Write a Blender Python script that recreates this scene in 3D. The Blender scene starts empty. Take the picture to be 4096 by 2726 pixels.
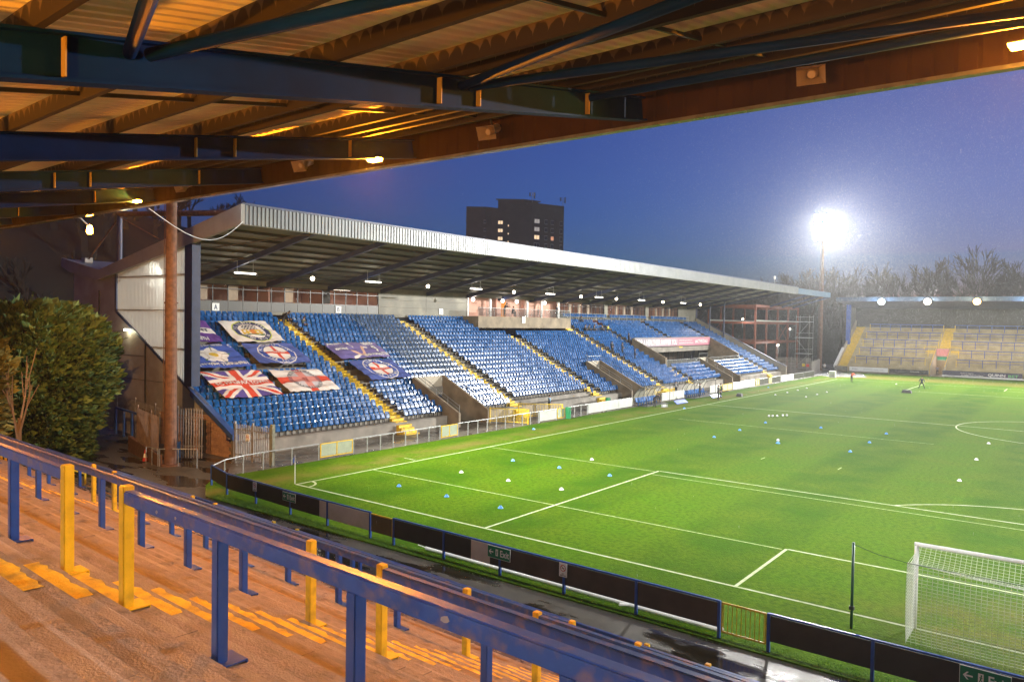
import bpy, bmesh, math, random
from mathutils import Vector, Matrix
random.seed(7)
R = math.radians
scene = bpy.context.scene
COL = scene.collection
# ------------------------------------------------------------------ camera
YAW, PIT, ROL, FPX = -0.651391, -0.026599, 0.016629, 3019.2
_f = Vector((math.sin(YAW)*math.cos(PIT), math.cos(YAW)*math.cos(PIT), math.sin(PIT)))
_r = Vector((math.cos(YAW), -math.sin(YAW), 0)); _u = _r.cross(_f)
_r2 = _r*math.cos(ROL)+_u*math.sin(ROL); _u2 = -_r*math.sin(ROL)+_u*math.cos(ROL)
cd = bpy.data.cameras.new('camera'); cam = bpy.data.objects.new('camera', cd); COL.objects.link(cam)
cam.matrix_world = Matrix(((_r2.x, _u2.x, -_f.x, 0.0993), (_r2.y, _u2.y, -_f.y, -24.857), (_r2.z, _u2.z, -_f.z, 8.8696), (0, 0, 0, 1)))
cd.sensor_width = 36.0; cd.sensor_fit = 'HORIZONTAL'; cd.lens = FPX/4096*36; cd.clip_start = 0.05; cd.clip_end = 3000
scene.camera = cam
# ------------------------------------------------------------------ dusk sky
w = bpy.data.worlds.new('World'); scene.world = w; w.use_nodes = True
nt = w.node_tree; nt.nodes.clear()
sky = nt.nodes.new('ShaderNodeTexSky'); sky.sky_type = 'NISHITA'; sky.sun_disc = False
sky.sun_elevation = R(-1.0); sky.sun_rotation = R(0); sky.altitude = 200; sky.air_density = 1.0; sky.dust_density = 0.3; sky.ozone_density = 5.9
bg = nt.nodes.new('ShaderNodeBackground'); bg.inputs[1].default_value = SKY_STRENGTH = 0.58
wo = nt.nodes.new('ShaderNodeOutputWorld')
nt.links.new(sky.outputs[0], bg.inputs[0]); nt.links.new(bg.outputs[0], wo.inputs[0])
scene.view_settings.view_transform = 'Standard'; scene.view_settings.look = 'None'
scene.view_settings.exposure = 0.0; scene.view_settings.gamma = 1.0; scene.view_settings.use_curve_mapping = False
cy = scene.cycles
cy.use_denoising = True
try: cy.denoiser = 'OPENIMAGEDENOISE'
except Exception: pass
cy.max_bounces = 6; cy.diffuse_bounces = 3; cy.glossy_bounces = 3; cy.transmission_bounces = 4; cy.volume_bounces = 1; cy.transparent_max_bounces = 12
cy.caustics_reflective = False; cy.caustics_refractive = False; cy.sample_clamp_indirect = 6.0; cy.sample_clamp_direct = 0.0
# light powers
P_FLOOD, P_SODIUM, P_BACK, P_STRIP, P_BULB, P_UP = 345000.0, 3900.0, 400.0, 85.0, 70.0, 3000.0
HAZE = 0.0003

# ------------------------------------------------------------------ helpers
class MB:
    def __init__(s): s.v = []; s.f = []; s.m = []; s.c = None
    def face(s, pts, mat=0):
        n = len(s.v); s.v.extend([tuple(p) for p in pts]); s.f.append(tuple(range(n, n+len(pts)))); s.m.append(mat); return s
    def add(s, vs, fs, mat=0):
        n = len(s.v); s.v.extend([tuple(p) for p in vs]); s.f.extend([tuple(i+n for i in f) for f in fs]); s.m.extend([mat]*len(fs)); return s
    def box(s, x0, x1, y0, y1, z0, z1, mat=0):
        return s.add([(x0,y0,z0),(x1,y0,z0),(x1,y1,z0),(x0,y1,z0),(x0,y0,z1),(x1,y0,z1),(x1,y1,z1),(x0,y1,z1)],
                     [(0,3,2,1),(4,5,6,7),(0,1,5,4),(1,2,6,5),(2,3,7,6),(3,0,4,7)], mat)
    def cbox(s, c, d, mat=0, rz=0.0):
        x,y,z = d[0]/2, d[1]/2, d[2]/2; ca, sa = math.cos(rz), math.sin(rz)
        P = [(-x,-y,-z),(x,-y,-z),(x,y,-z),(-x,y,-z),(-x,-y,z),(x,-y,z),(x,y,z),(-x,y,z)]
        return s.add([(c[0]+p[0]*ca-p[1]*sa, c[1]+p[0]*sa+p[1]*ca, c[2]+p[2]) for p in P],
                     [(0,3,2,1),(4,5,6,7),(0,1,5,4),(1,2,6,5),(2,3,7,6),(3,0,4,7)], mat)
    def beam(s, p0, p1, wd, ht, mat=0, up=(0,0,1)):
        p0, p1 = Vector(p0), Vector(p1); d = (p1-p0).normalized(); u = Vector(up)
        sd = d.cross(u)
        if sd.length < 1e-4: sd = d.cross(Vector((1,0,0)))
        sd.normalize(); u = sd.cross(d).normalized()
        a, b = sd*wd/2, u*ht/2
        return s.add([p0-a-b,p0+a-b,p0+a+b,p0-a+b,p1-a-b,p1+a-b,p1+a+b,p1-a+b],
                     [(0,1,2,3),(7,6,5,4),(0,4,5,1),(1,5,6,2),(2,6,7,3),(3,7,4,0)], mat)
    def ibeam(s, p0, p1, wd, ht, tf=0.03, tw=0.02, mat=0):
        p0, p1 = Vector(p0), Vector(p1); d = (p1-p0).normalized(); sd = d.cross(Vector((0,0,1))).normalized(); u = sd.cross(d)
        s.beam(p0+u*(ht/2-tf/2), p1+u*(ht/2-tf/2), wd, tf, mat); s.beam(p0-u*(ht/2-tf/2), p1-u*(ht/2-tf/2), wd, tf, mat)
        return s.beam(p0, p1, tw, ht-2*tf, mat)
    def tube(s, p0, p1, r0, r1=None, n=8, mat=0, caps=True):
        r1 = r0 if r1 is None else r1
        p0, p1 = Vector(p0), Vector(p1); d = (p1-p0).normalized()
        a = d.orthogonal().normalized(); b = d.cross(a)
        vs = [p0+(a*math.cos(2*math.pi*i/n)+b*math.sin(2*math.pi*i/n))*r0 for i in range(n)]
        vs += [p1+(a*math.cos(2*math.pi*i/n)+b*math.sin(2*math.pi*i/n))*r1 for i in range(n)]
        fs = [(i,(i+1)%n,n+(i+1)%n,n+i) for i in range(n)]
        if caps: fs += [tuple(range(n-1,-1,-1)), tuple(range(n,2*n))]
        return s.add(vs, fs, mat)
    def path(s, pts, r, n=6, mat=0):
        for a, b in zip(pts[:-1], pts[1:]): s.tube(a, b, r, r, n, mat)
        return s
    def prism(s, poly, off, mat=0):
        n = len(poly); o = Vector(off)
        vs = [Vector(p) for p in poly]; vs += [p+o for p in vs[:n]]
        return s.add(vs, [tuple(range(n-1,-1,-1)), tuple(range(n,2*n))]+[(i,(i+1)%n,n+(i+1)%n,n+i) for i in range(n)], mat)
    def sphere(s, c, r, n=10, m=7, mat=0, sc=(1,1,1)):
        vs = []; fs = []
        for j in range(m+1):
            t = math.pi*j/m
            for i in range(n):
                p = 2*math.pi*i/n; vs.append((c[0]+r*sc[0]*math.sin(t)*math.cos(p), c[1]+r*sc[1]*math.sin(t)*math.sin(p), c[2]+r*sc[2]*math.cos(t)))
        for j in range(m):
            for i in range(n): fs.append((j*n+i,(j+1)*n+i,(j+1)*n+(i+1)%n,j*n+(i+1)%n))
        return s.add(vs, fs, mat)
    def mesh(s, name, mats, smooth=False):
        me = bpy.data.meshes.new(name); me.from_pydata(s.v, [], s.f)
        mats = mats if isinstance(mats, (list, tuple)) else [mats]
        for m in mats: me.materials.append(m)
        if len(mats) > 1: me.polygons.foreach_set('material_index', s.m)
        if s.c is not None:
            at = me.color_attributes.new('Col', 'FLOAT_COLOR', 'CORNER'); k = 0
            buf = []
            for fi, p in enumerate(me.polygons): buf += list(s.c[fi])*len(p.vertices)
            at.data.foreach_set('color', buf)
        if smooth: me.polygons.foreach_set('use_smooth', [True]*len(me.polygons))
        bm = bmesh.new(); bm.from_mesh(me); bmesh.ops.recalc_face_normals(bm, faces=bm.faces); bm.to_mesh(me); bm.free()
        me.update(); return me
def tag(o, label=None, cat=None, group=None, kind=None):
    if label: o['label'] = label
    if cat: o['category'] = cat
    if group: o['group'] = group
    if kind: o['kind'] = kind
    return o
def ob(name, data, mats=None, parent=None, label=None, cat=None, group=None, kind=None, smooth=False, loc=None):
    me = data.mesh(name, mats, smooth) if isinstance(data, MB) else data
    o = bpy.data.objects.new(name, me); COL.objects.link(o)
    if parent is not None: o.parent = parent
    if loc is not None: o.location = loc
    return tag(o, label, cat, group, kind)
def empty(name, label=None, cat=None, loc=(0,0,0), group=None, kind=None, rz=0.0, parent=None):
    o = bpy.data.objects.new(name, None); COL.objects.link(o); o.location = loc; o.rotation_euler = (0,0,rz); o.empty_display_size = 0.2
    if parent is not None: o.parent = parent
    return tag(o, label, cat, group, kind)
def light(kind, loc, power, col, parent=None, name='lamp_light', **kw):
    l = bpy.data.lights.new(name, kind); l.energy = power; l.color = col
    for k, v in kw.items():
        if k != 'aim': setattr(l, k, v)
    o = bpy.data.objects.new(name, l); COL.objects.link(o); o.location = loc
    if 'aim' in kw: o.rotation_euler = (Vector(kw['aim'])-Vector(loc)).to_track_quat('-Z', 'Y').to_euler()
    if parent is not None: o.parent = parent; o.matrix_parent_inverse = parent.matrix_basis.inverted()
    return o
ONES = ['zeroth','first','second','third','fourth','fifth','sixth','seventh','eighth','ninth','tenth','eleventh','twelfth','thirteenth','fourteenth','fifteenth','sixteenth','seventeenth','eighteenth','nineteenth']
TENS = {20:'twent',30:'thirt',40:'fort',50:'fift'}
def nth(n):
    if n < 20: return ONES[n]
    t, u = n//10*10, n % 10
    return TENS[t]+'ieth' if u == 0 else TENS[t]+'y-'+ONES[u]
_fc = {}
def text_poly(body, size=1.0, bold=0.0):
    c = bpy.data.curves.new('lettering', 'FONT'); c.body = body; c.size = size; c.resolution_u = 2; c.align_x = 'CENTER'; c.align_y = 'CENTER'; c.offset = bold
    o = bpy.data.objects.new('lettering', c); m = o.to_mesh()
    vs = [tuple(v.co) for v in m.vertices]; fs = [tuple(p.vertices) for p in m.polygons]
    o.to_mesh_clear(); bpy.data.objects.remove(o); bpy.data.curves.remove(c); return vs, fs
def text_fit(body, w, h, bold=0.0):
    vs, fs = text_poly(body, 1.0, bold)
    x0, x1 = min(v[0] for v in vs), max(v[0] for v in vs); y0, y1 = min(v[1] for v in vs), max(v[1] for v in vs)
    return [((v[0]-(x0+x1)/2)/(x1-x0)*w, (v[1]-(y0+y1)/2)/(y1-y0)*h) for v in vs], fs
def plane_text(mb, body, org, ux, uy, w, h, mat=0, bold=0.02):
    vs, fs = text_fit(body, w, h, bold); o, ux, uy = Vector(org), Vector(ux), Vector(uy)
    return mb.add([o+ux*a+uy*b for a, b in vs], fs, mat)

# ------------------------------------------------------------------ materials
def mat(name, col, rough=0.6, metal=0.0, var=0.12, scale=3.0, bump=0.0, bscale=None, spec=0.5, col2=None, dirt=None, dscale=0.6, damt=0.5, emit=None, estr=0.0, rvar=0.0, trans=0.0, alpha=None):
    m = bpy.data.materials.new(name); m.use_nodes = True; n = m.node_tree.nodes; l = m.node_tree.links
    b = n['Principled BSDF']; b.inputs['Roughness'].default_value = rough; b.inputs['Metallic'].default_value = metal
    b.inputs['Specular IOR Level'].default_value = spec
    c = tuple(col)+(1,)
    g = n.new('ShaderNodeNewGeometry')
    if var or col2:
        t = n.new('ShaderNodeTexNoise'); t.inputs['Scale'].default_value = scale; t.inputs['Detail'].default_value = 6
        l.new(g.outputs['Position'], t.inputs['Vector'])
        mx = n.new('ShaderNodeMix'); mx.data_type = 'RGBA'
        c1 = tuple(max(0, v*(1-var)) for v in col)+(1,); c2 = tuple(min(1, v*(1+var)) for v in col)+(1,) if col2 is None else tuple(col2)+(1,)
        mx.inputs[6].default_value = c1; mx.inputs[7].default_value = c2
        rp = n.new('ShaderNodeMapRange'); rp.inputs[1].default_value = 0.3; rp.inputs[2].default_value = 0.7
        l.new(t.outputs['Fac'], rp.inputs[0]); l.new(rp.outputs[0], mx.inputs[0]); src = mx.outputs[2]
        if dirt:
            t2 = n.new('ShaderNodeTexNoise'); t2.inputs['Scale'].default_value = dscale; t2.inputs['Detail'].default_value = 8
            l.new(g.outputs['Position'], t2.inputs['Vector'])
            r2 = n.new('ShaderNodeMapRange'); r2.inputs[1].default_value = 0.5; r2.inputs[2].default_value = 0.72; r2.inputs[4].default_value = damt
            l.new(t2.outputs['Fac'], r2.inputs[0])
            m2 = n.new('ShaderNodeMix'); m2.data_type = 'RGBA'; m2.inputs[7].default_value = tuple(dirt)+(1,)
            l.new(r2.outputs[0], m2.inputs[0]); l.new(src, m2.inputs[6]); src = m2.outputs[2]
        l.new(src, b.inputs['Base Color'])
        if rvar:
            r3 = n.new('ShaderNodeMapRange'); r3.inputs[1].default_value = 0.35; r3.inputs[2].default_value = 0.65
            r3.inputs[3].default_value = max(0.02, rough-rvar); r3.inputs[4].default_value = min(1, rough+rvar)
            l.new(t.outputs['Fac'], r3.inputs[0]); l.new(r3.outputs[0], b.inputs['Roughness'])
    else: b.inputs['Base Color'].default_value = c
    if bump:
        tb = n.new('ShaderNodeTexNoise'); tb.inputs['Scale'].default_value = bscale or scale*8; tb.inputs['Detail'].default_value = 4
        l.new(g.outputs['Position'], tb.inputs['Vector'])
        bp = n.new('ShaderNodeBump'); bp.inputs['Strength'].default_value = bump; bp.inputs['Distance'].default_value = 0.02
        l.new(tb.outputs['Fac'], bp.inputs['Height']); l.new(bp.outputs[0], b.inputs['Normal'])
    if emit: b.inputs['Emission Color'].default_value = tuple(emit)+(1,); b.inputs['Emission Strength'].default_value = estr
    if trans: b.inputs['Transmission Weight'].default_value = trans
    if alpha is not None: b.inputs['Alpha'].default_value = alpha
    return m
def attr_mat(name, rough=0.7, var=0.1):
    m = bpy.data.materials.new(name); m.use_nodes = True; n = m.node_tree.nodes; l = m.node_tree.links; b = n['Principled BSDF']
    a = n.new('ShaderNodeAttribute'); a.attribute_name = 'Col'; b.inputs['Roughness'].default_value = rough
    l.new(a.outputs['Color'], b.inputs['Base Color']); return m
def glow(name, col, s):
    m = bpy.data.materials.new(name); m.use_nodes = True; n = m.node_tree.nodes; l = m.node_tree.links; n.clear()
    e = n.new('ShaderNodeEmission'); e.inputs[0].default_value = tuple(col)+(1,); e.inputs[1].default_value = s
    o = n.new('ShaderNodeOutputMaterial'); l.new(e.outputs[0], o.inputs[0]); m.cycles.emission_sampling = 'NONE'; return m
# ---- palette
M_CONC = mat('concrete', (0.29,0.255,0.22), 0.75, var=0.22, scale=1.3, bump=0.35, bscale=40, dirt=(0.16,0.13,0.10), dscale=1.1, damt=0.75)
M_CONCWET = mat('wet_concrete', (0.13,0.115,0.10), 0.28, var=0.35, scale=2.2, bump=0.5, bscale=30, dirt=(0.04,0.035,0.03), dscale=1.5, damt=0.8, rvar=0.2)
M_STANDCONC = mat('stand_concrete', (0.20,0.18,0.15), 0.7, var=0.25, scale=0.9, bump=0.2, dirt=(0.08,0.07,0.055), dscale=0.5, damt=0.7)
M_VOM = mat('stained_concrete_wall', (0.23,0.18,0.12), 0.7, var=0.3, scale=0.8, bump=0.2, dirt=(0.10,0.07,0.04), dscale=0.7, damt=0.8)
M_PALEWALL = mat('pale_render', (0.42,0.37,0.29), 0.7, var=0.15, scale=0.5, bump=0.1, dirt=(0.25,0.2,0.14), dscale=0.4, damt=0.5)
M_BLUEP = mat('blue_gloss_paint', (0.018,0.075,0.34), 0.35, var=0.18, scale=6, bump=0.06, bscale=25, dirt=(0.05,0.06,0.12), dscale=3.0, damt=0.5)
M_BLUERAIL = mat('worn_blue_rail_paint', (0.018,0.078,0.37), 0.38, var=0.15, scale=6, bump=0.06, bscale=25, dirt=(0.22,0.16,0.12), dscale=7.0, damt=0.6)
M_NAVY = mat('navy_steel_paint', (0.02,0.032,0.085), 0.45, var=0.2, scale=2, bump=0.05)
M_ROOFBLUE = mat('dark_blue_beam_paint', (0.001,0.016,0.075), 0.6, spec=0.05, var=0.25, scale=1.2, bump=0.05, dirt=(0.002,0.01,0.035), dscale=1.5, damt=0.5)
M_YEL = mat('yellow_paint', (0.75,0.50,0.02), 0.4, var=0.12, scale=6, bump=0.1, bscale=30, dirt=(0.25,0.17,0.04), dscale=5.0, damt=0.5)
M_YELSTEP = mat('yellow_step_paint', (0.74,0.50,0.03), 0.6, var=0.25, scale=6, bump=0.25, bscale=35, dirt=(0.16,0.13,0.08), dscale=4.0, damt=0.7)
M_SHEET = mat('cream_roof_sheet', (0.80,0.70,0.46), 0.55, var=0.12, scale=0.7, dirt=(0.3,0.22,0.12), dscale=0.5, damt=0.5)
M_SEAT = mat('blue_seat_plastic', (0.004,0.072,0.24), 0.22, spec=0.4, var=0.38, scale=1.7, bump=0.03, bscale=60, rvar=0.08)
M_BLACK = mat('black_steel', (0.02,0.02,0.022), 0.5, var=0.2)
M_DARKBOARD = mat('dark_board', (0.020,0.017,0.016), 0.6, var=0.3, scale=2, bump=0.1)
M_BROWNBOARD = mat('brown_board_back', (0.045,0.033,0.028), 0.65, var=0.3, scale=1.5, bump=0.1)
M_WHITEBOARD = mat('bare_white_board', (0.55,0.48,0.44), 0.6, var=0.1, scale=1.5, dirt=(0.35,0.27,0.22), dscale=0.8, damt=0.5)
M_GALV = mat('galvanised_steel', (0.35,0.36,0.36), 0.4, metal=0.6, var=0.2, scale=5)
M_GREYWALL = mat('grey_cladding_panel', (0.32,0.30,0.27), 0.6, var=0.18, scale=0.6, bump=0.05, dirt=(0.16,0.10,0.05), dscale=0.35, damt=0.6)
M_ALU = mat('pale_ribbed_sheet', (0.165,0.175,0.18), 0.4, metal=0.25, var=0.12, scale=0.8, dirt=(0.25,0.26,0.22), dscale=0.7, damt=0.4)
M_RUST = mat('rusted_steel', (0.12,0.055,0.032), 0.75, var=0.35, scale=4, bump=0.25, bscale=30, dirt=(0.20,0.10,0.055), dscale=2.0, damt=0.6)
M_ORANGESTEEL = mat('red_oxide_steel', (0.17,0.04,0.015), 0.55, var=0.2, scale=2)
M_WHITE = mat('white_paint', (0.75,0.75,0.73), 0.5, var=0.05)
M_LINE = mat('pitch_line_paint', (0.62,0.66,0.46), 0.85, var=0.2, scale=2.5, col2=(0.30,0.38,0.14))
M_FAINT = mat('worn_pitch_line_paint', (0.36,0.46,0.18), 0.9, var=0.4, scale=6)
M_GREEN = mat('exit_green', (0.0,0.16,0.075), 0.4, var=0.05)
M_RED = mat('sign_red', (0.45,0.02,0.02), 0.5, var=0.05)
M_INK = mat('black_print', (0.015,0.015,0.02), 0.6, var=0)
M_GLASS = mat('balcony_glass', (0.12,0.13,0.13), 0.08, var=0, alpha=0.25)
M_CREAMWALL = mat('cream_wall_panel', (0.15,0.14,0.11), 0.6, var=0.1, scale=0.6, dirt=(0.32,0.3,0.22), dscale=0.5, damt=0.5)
M_ROOM = mat('room_wall', (0.50,0.28,0.21), 0.8, var=0.12, scale=0.8)
M_FRAME = mat('dark_window_frame', (0.025,0.025,0.022), 0.4, var=0.1)
M_PANELGREY = mat('grey_spandrel_panel', (0.055,0.053,0.048), 0.45, var=0.1, scale=1)
M_UNDER = mat('roof_underside', (0.20,0.195,0.15), 0.7, var=0.15, scale=0.6)
M_TRACKCONC = mat('wet_apron_concrete', (0.10,0.088,0.068), 0.35, var=0.35, scale=0.7, bump=0.15, dirt=(0.05,0.043,0.03), dscale=0.4, damt=0.8, rvar=0.2)
E_SOD = glow('sodium_lamp_glow', (1.0,0.36,0.03), 160)
E_WHITE = glow('floodlight_glow', (0.95,0.97,1.0), 120)
E_STRIP = glow('strip_light_glow', (1.0,0.93,0.80), 14)
E_BULB = glow('bulb_glow', (1.0,0.86,0.6), 28)
E_FAR = [glow('white_far_lamp', (0.80,0.95,1.0), 12), glow('warm_far_lamp', (1.0,0.80,0.60), 10), glow('amber_far_lamp', (1.0,0.62,0.22), 9)]
E_WIN = glow('lit_window_glow', (1.0,0.62,0.38), 1.6)

# ---- grass and asphalt node materials
def pos_nodes(m):
    n = m.node_tree.nodes; g = n.new('ShaderNodeNewGeometry'); s = n.new('ShaderNodeSeparateXYZ'); m.node_tree.links.new(g.outputs['Position'], s.inputs[0]); return g, s
def mth(m, op, a, b=None, c=None):
    n = m.node_tree.nodes.new('ShaderNodeMath'); n.operation = op
    for i, v in enumerate((a, b, c)):
        if v is None: continue
        if isinstance(v, (int, float)): n.inputs[i].default_value = v
        else: m.node_tree.links.new(v, n.inputs[i])
    return n.outputs[0]
def noise(m, g, sc, det=5, vec=None):
    t = m.node_tree.nodes.new('ShaderNodeTexNoise'); t.inputs['Scale'].default_value = sc; t.inputs['Detail'].default_value = det
    m.node_tree.links.new(vec if vec is not None else g.outputs['Position'], t.inputs['Vector']); return t.outputs['Fac']
def mixc(m, fac, a, b):
    x = m.node_tree.nodes.new('ShaderNodeMix'); x.data_type = 'RGBA'; l = m.node_tree.links
    if isinstance(fac, (int, float)): x.inputs[0].default_value = fac
    else: l.new(fac, x.inputs[0])
    for i, v in ((6, a), (7, b)):
        if isinstance(v, tuple): x.inputs[i].default_value = v+(1,)
        else: l.new(v, x.inputs[i])
    return x.outputs[2]
def rng(m, v, a, b, c=0.0, d=1.0):
    x = m.node_tree.nodes.new('ShaderNodeMapRange'); m.node_tree.links.new(v, x.inputs[0])
    for i, q in enumerate((a, b, c, d)): x.inputs[i+1].default_value = q
    return x.outputs[0]
def grass_material():
    m = bpy.data.materials.new('pitch_grass'); m.use_nodes = True; b = m.node_tree.nodes['Principled BSDF']; l = m.node_tree.links
    g, s = pos_nodes(m)
    st = rng(m, mth(m, 'SINE', mth(m, 'MULTIPLY', s.outputs[0], 2*math.pi/9.0)), -0.35, 0.35)
    base = mixc(m, st, (0.038,0.106,0.001), (0.066,0.148,0.002))
    base = mixc(m, rng(m, noise(m, g, 0.35, 8), 0.35, 0.75), base, (0.090,0.144,0.004))
    base = mixc(m, mth(m, 'MULTIPLY', rng(m, noise(m, g, 5.0, 9), 0.42, 0.62), 0.6), base, (0.032,0.080,0.001))
    # worn strip outside the touchline and a worn goalmouth
    wear = rng(m, mth(m, 'ABSOLUTE', mth(m, 'ADD', s.outputs[0], 34.7)), 1.6, 0.2)
    wear = mth(m, 'MULTIPLY', wear, rng(m, noise(m, g, 0.5, 6), 0.35, 0.6))
    dx = mth(m, 'POWER', mth(m, 'DIVIDE', s.outputs[0], 5.5), 2.0); dy = mth(m, 'POWER', mth(m, 'DIVIDE', mth(m, 'SUBTRACT', s.outputs[1], 1.0), 4.0), 2.0)
    gm = mth(m, 'MULTIPLY', rng(m, mth(m, 'ADD', dx, dy), 1.3, 0.2), rng(m, noise(m, g, 0.8, 6), 0.3, 0.6))
    far = mth(m, 'MULTIPLY', rng(m, s.outputs[1], 112.0, 116.0), rng(m, s.outputs[1], 126.0, 121.0))
    w = mth(m, 'MINIMUM', mth(m, 'ADD', mth(m, 'ADD', mth(m, 'MULTIPLY', wear, 0.75), mth(m, 'MULTIPLY', gm, 0.5)), mth(m, 'MULTIPLY', far, 0.7)), 0.9)
    base = mixc(m, w, base, (0.150,0.125,0.030))
    l.new(base, b.inputs['Base Color']); b.inputs['Roughness'].default_value = 0.85; b.inputs['Specular IOR Level'].default_value = 0.04
    bp = m.node_tree.nodes.new('ShaderNodeBump'); bp.inputs['Strength'].default_value = 0.9; bp.inputs['Distance'].default_value = 0.06
    l.new(noise(m, g, 14, 8), bp.inputs['Height']); l.new(bp.outputs[0], b.inputs['Normal'])
    return m
def asphalt_material():
    m = bpy.data.materials.new('wet_asphalt'); m.use_nodes = True; b = m.node_tree.nodes['Principled BSDF']; l = m.node_tree.links
    g, s = pos_nodes(m)
    mp = m.node_tree.nodes.new('ShaderNodeMapping'); mp.inputs['Scale'].default_value = (0.30, 0.75, 1); l.new(g.outputs['Position'], mp.inputs[0])
    pud = rng(m, noise(m, g, 1.0, 5, mp.outputs[0]), 0.50, 0.56)
    fine = noise(m, g, 45, 3)
    dry = mixc(m, rng(m, noise(m, g, 1.8, 8), 0.3, 0.7), (0.062,0.054,0.040), (0.105,0.092,0.068))
    dry = mixc(m, mth(m, 'MULTIPLY', rng(m, fine, 0.45, 0.6), 0.4), dry, (0.035,0.03,0.025))
    col = mixc(m, pud, dry, (0.022,0.017,0.010))
    l.new(col, b.inputs['Base Color']); l.new(rng(m, pud, 0, 1, 0.42, 0.07), b.inputs['Roughness'])
    bp = m.node_tree.nodes.new('ShaderNodeBump'); bp.inputs['Distance'].default_value = 0.012
    l.new(rng(m, pud, 0, 1, 0.75, 0.10), bp.inputs['Strength']); l.new(fine, bp.inputs['Height']); l.new(bp.outputs[0], b.inputs['Normal'])
    return m
M_GRASS = grass_material(); M_ASPH = asphalt_material()

# ------------------------------------------------------------------ ground, pitch, markings
W2, LEN = 33.115, 108.784; HALF = LEN/2
ob('ground', MB().box(-335, 140, -70, 335, -0.5, -0.05), M_ASPH, kind='structure', label='wet asphalt ground around the stands')
def pitch_mesh():
    mb = MB(); xs = [-37.4+i*2.0 for i in range(40)]; ys = [-4.15+i*3.4 for i in range(41)]
    poly = [(-34.2,-4.55),(41,-4.75),(41,131.5),(-37.5,131.5),(-37.7,-2.0),(-36.4,-3.25)]
    return mb.prism([(x,y,-0.3) for x,y in poly], (0,0,0.3))
ob('pitch', pitch_mesh(), M_GRASS, kind='structure', label='mown football pitch grass')
def lines():
    mb = MB(); z = 0.004; h = 0.06
    def rect(x0,x1,y0,y1,m=0): mb.face([(x0,y0,z+m*0.002),(x1,y0,z+m*0.002),(x1,y1,z+m*0.002),(x0,y1,z+m*0.002)], m)
    rect(-W2-h,-W2+h,-h,LEN+h); rect(-W2+h,W2,-h,h); rect(-W2+h,W2,LEN-h,LEN+h); rect(-W2+h,W2,HALF-h,HALF+h)
    for y0, sg in ((0,1),(LEN,-1)):
        for hw, d in ((20.16,16.5),(9.16,5.5)):
            a, b_ = sorted((y0+sg*h, y0+sg*d))
            rect(-hw-h,-hw+h,a,b_); rect(hw-h,hw+h,a,b_); rect(-hw+h,hw-h,y0+sg*d-h,y0+sg*d+h)
    def arc(cx,cy,r,a0,a1,n=40):
        for i in range(n):
            t0, t1 = a0+(a1-a0)*i/n, a0+(a1-a0)*(i+1)/n
            mb.face([(cx+(r-h)*math.cos(t0),cy+(r-h)*math.sin(t0),z+.003),(cx+(r+h)*math.cos(t0),cy+(r+h)*math.sin(t0),z+.003),(cx+(r+h)*math.cos(t1),cy+(r+h)*math.sin(t1),z+.003),(cx+(r-h)*math.cos(t1),cy+(r-h)*math.sin(t1),z+.003)])
    arc(0,HALF,9.15,0,2*math.pi,90); arc(0,11,9.15,R(37),R(143)); arc(-W2,0,1.0,0,math.pi/2,10); arc(-W2,LEN,1.0,-math.pi/2,0,10)
    h = 0.035
    for x0,x1,y in ((-33,-9.3,5.35),(-33,-20.3,16.2),(-20,20,15.3),(-30,-9,40.4)): rect(x0,x1,y-h,y+h,1)
    rect(-34.4,-33.4,9.2,9.28); rect(-34.4,-33.4,99.2,99.28); rect(-12.0,-11.93,24.5,25.4,1); rect(-16.9,-16.83,24.8,25.6,1)
    return mb
ob('pitch_markings', lines(), [M_LINE, M_FAINT], kind='structure', label='white lines marked on the pitch')
ob('apron', MB().prism([(-42.35,2.1,-0.3),(-38.0,-1.0,-0.3),(-37.75,2.2,-0.3),(-37.75,131,-0.3),(-42.35,131,-0.3)], (0,0,0.29)), M_TRACKCONC, kind='structure', label='wet concrete walkway in front of the main stand')
M_EARTH = mat('dark_wooded_slope', (0.018,0.020,0.012), 0.9, var=0.4, scale=0.05)
def hill():
    mb = MB(); n = 40
    def hz(x, y):
        d = max(0.0, min(1.0, (-x-85)/110.0)); return d*d*(3-2*d)*(27+9*math.sin(y*0.011+1.3)+3*math.sin(y*0.05))
    xs = [-80-12*i for i in range(21)]; ys = [-65+19*j for j in range(21)]
    P = [[(x,y,-0.3+hz(x,y)*(1.0 if y < 120 else max(0.15,1-(y-120)/200.0))) for y in ys] for x in xs]
    xs2 = [-110+15*i for i in range(16)]; ys2 = [158+15*j for j in range(12)]
    def bz(x,y): d = max(0,min(1,(y-160-0.25*(x+60))/60.0)); return d*d*(3-2*d)*(19+3*math.sin(x*0.05)+2*math.sin(x*0.13))
    Q = [[(x,y,-0.3+bz(x,y)) for y in ys2] for x in xs2]
    for i in range(15):
        for j in range(11): mb.face([Q[i][j],Q[i+1][j],Q[i+1][j+1],Q[i][j+1]])
    for i in range(len(xs)-1):
        for j in range(len(ys)-1): mb.face([P[i][j],P[i][j+1],P[i+1][j+1],P[i+1][j]])
    return mb
ob('hillside', hill(), M_EARTH, kind='structure', label='dark wooded hillside behind the main stand', smooth=True)

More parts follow.
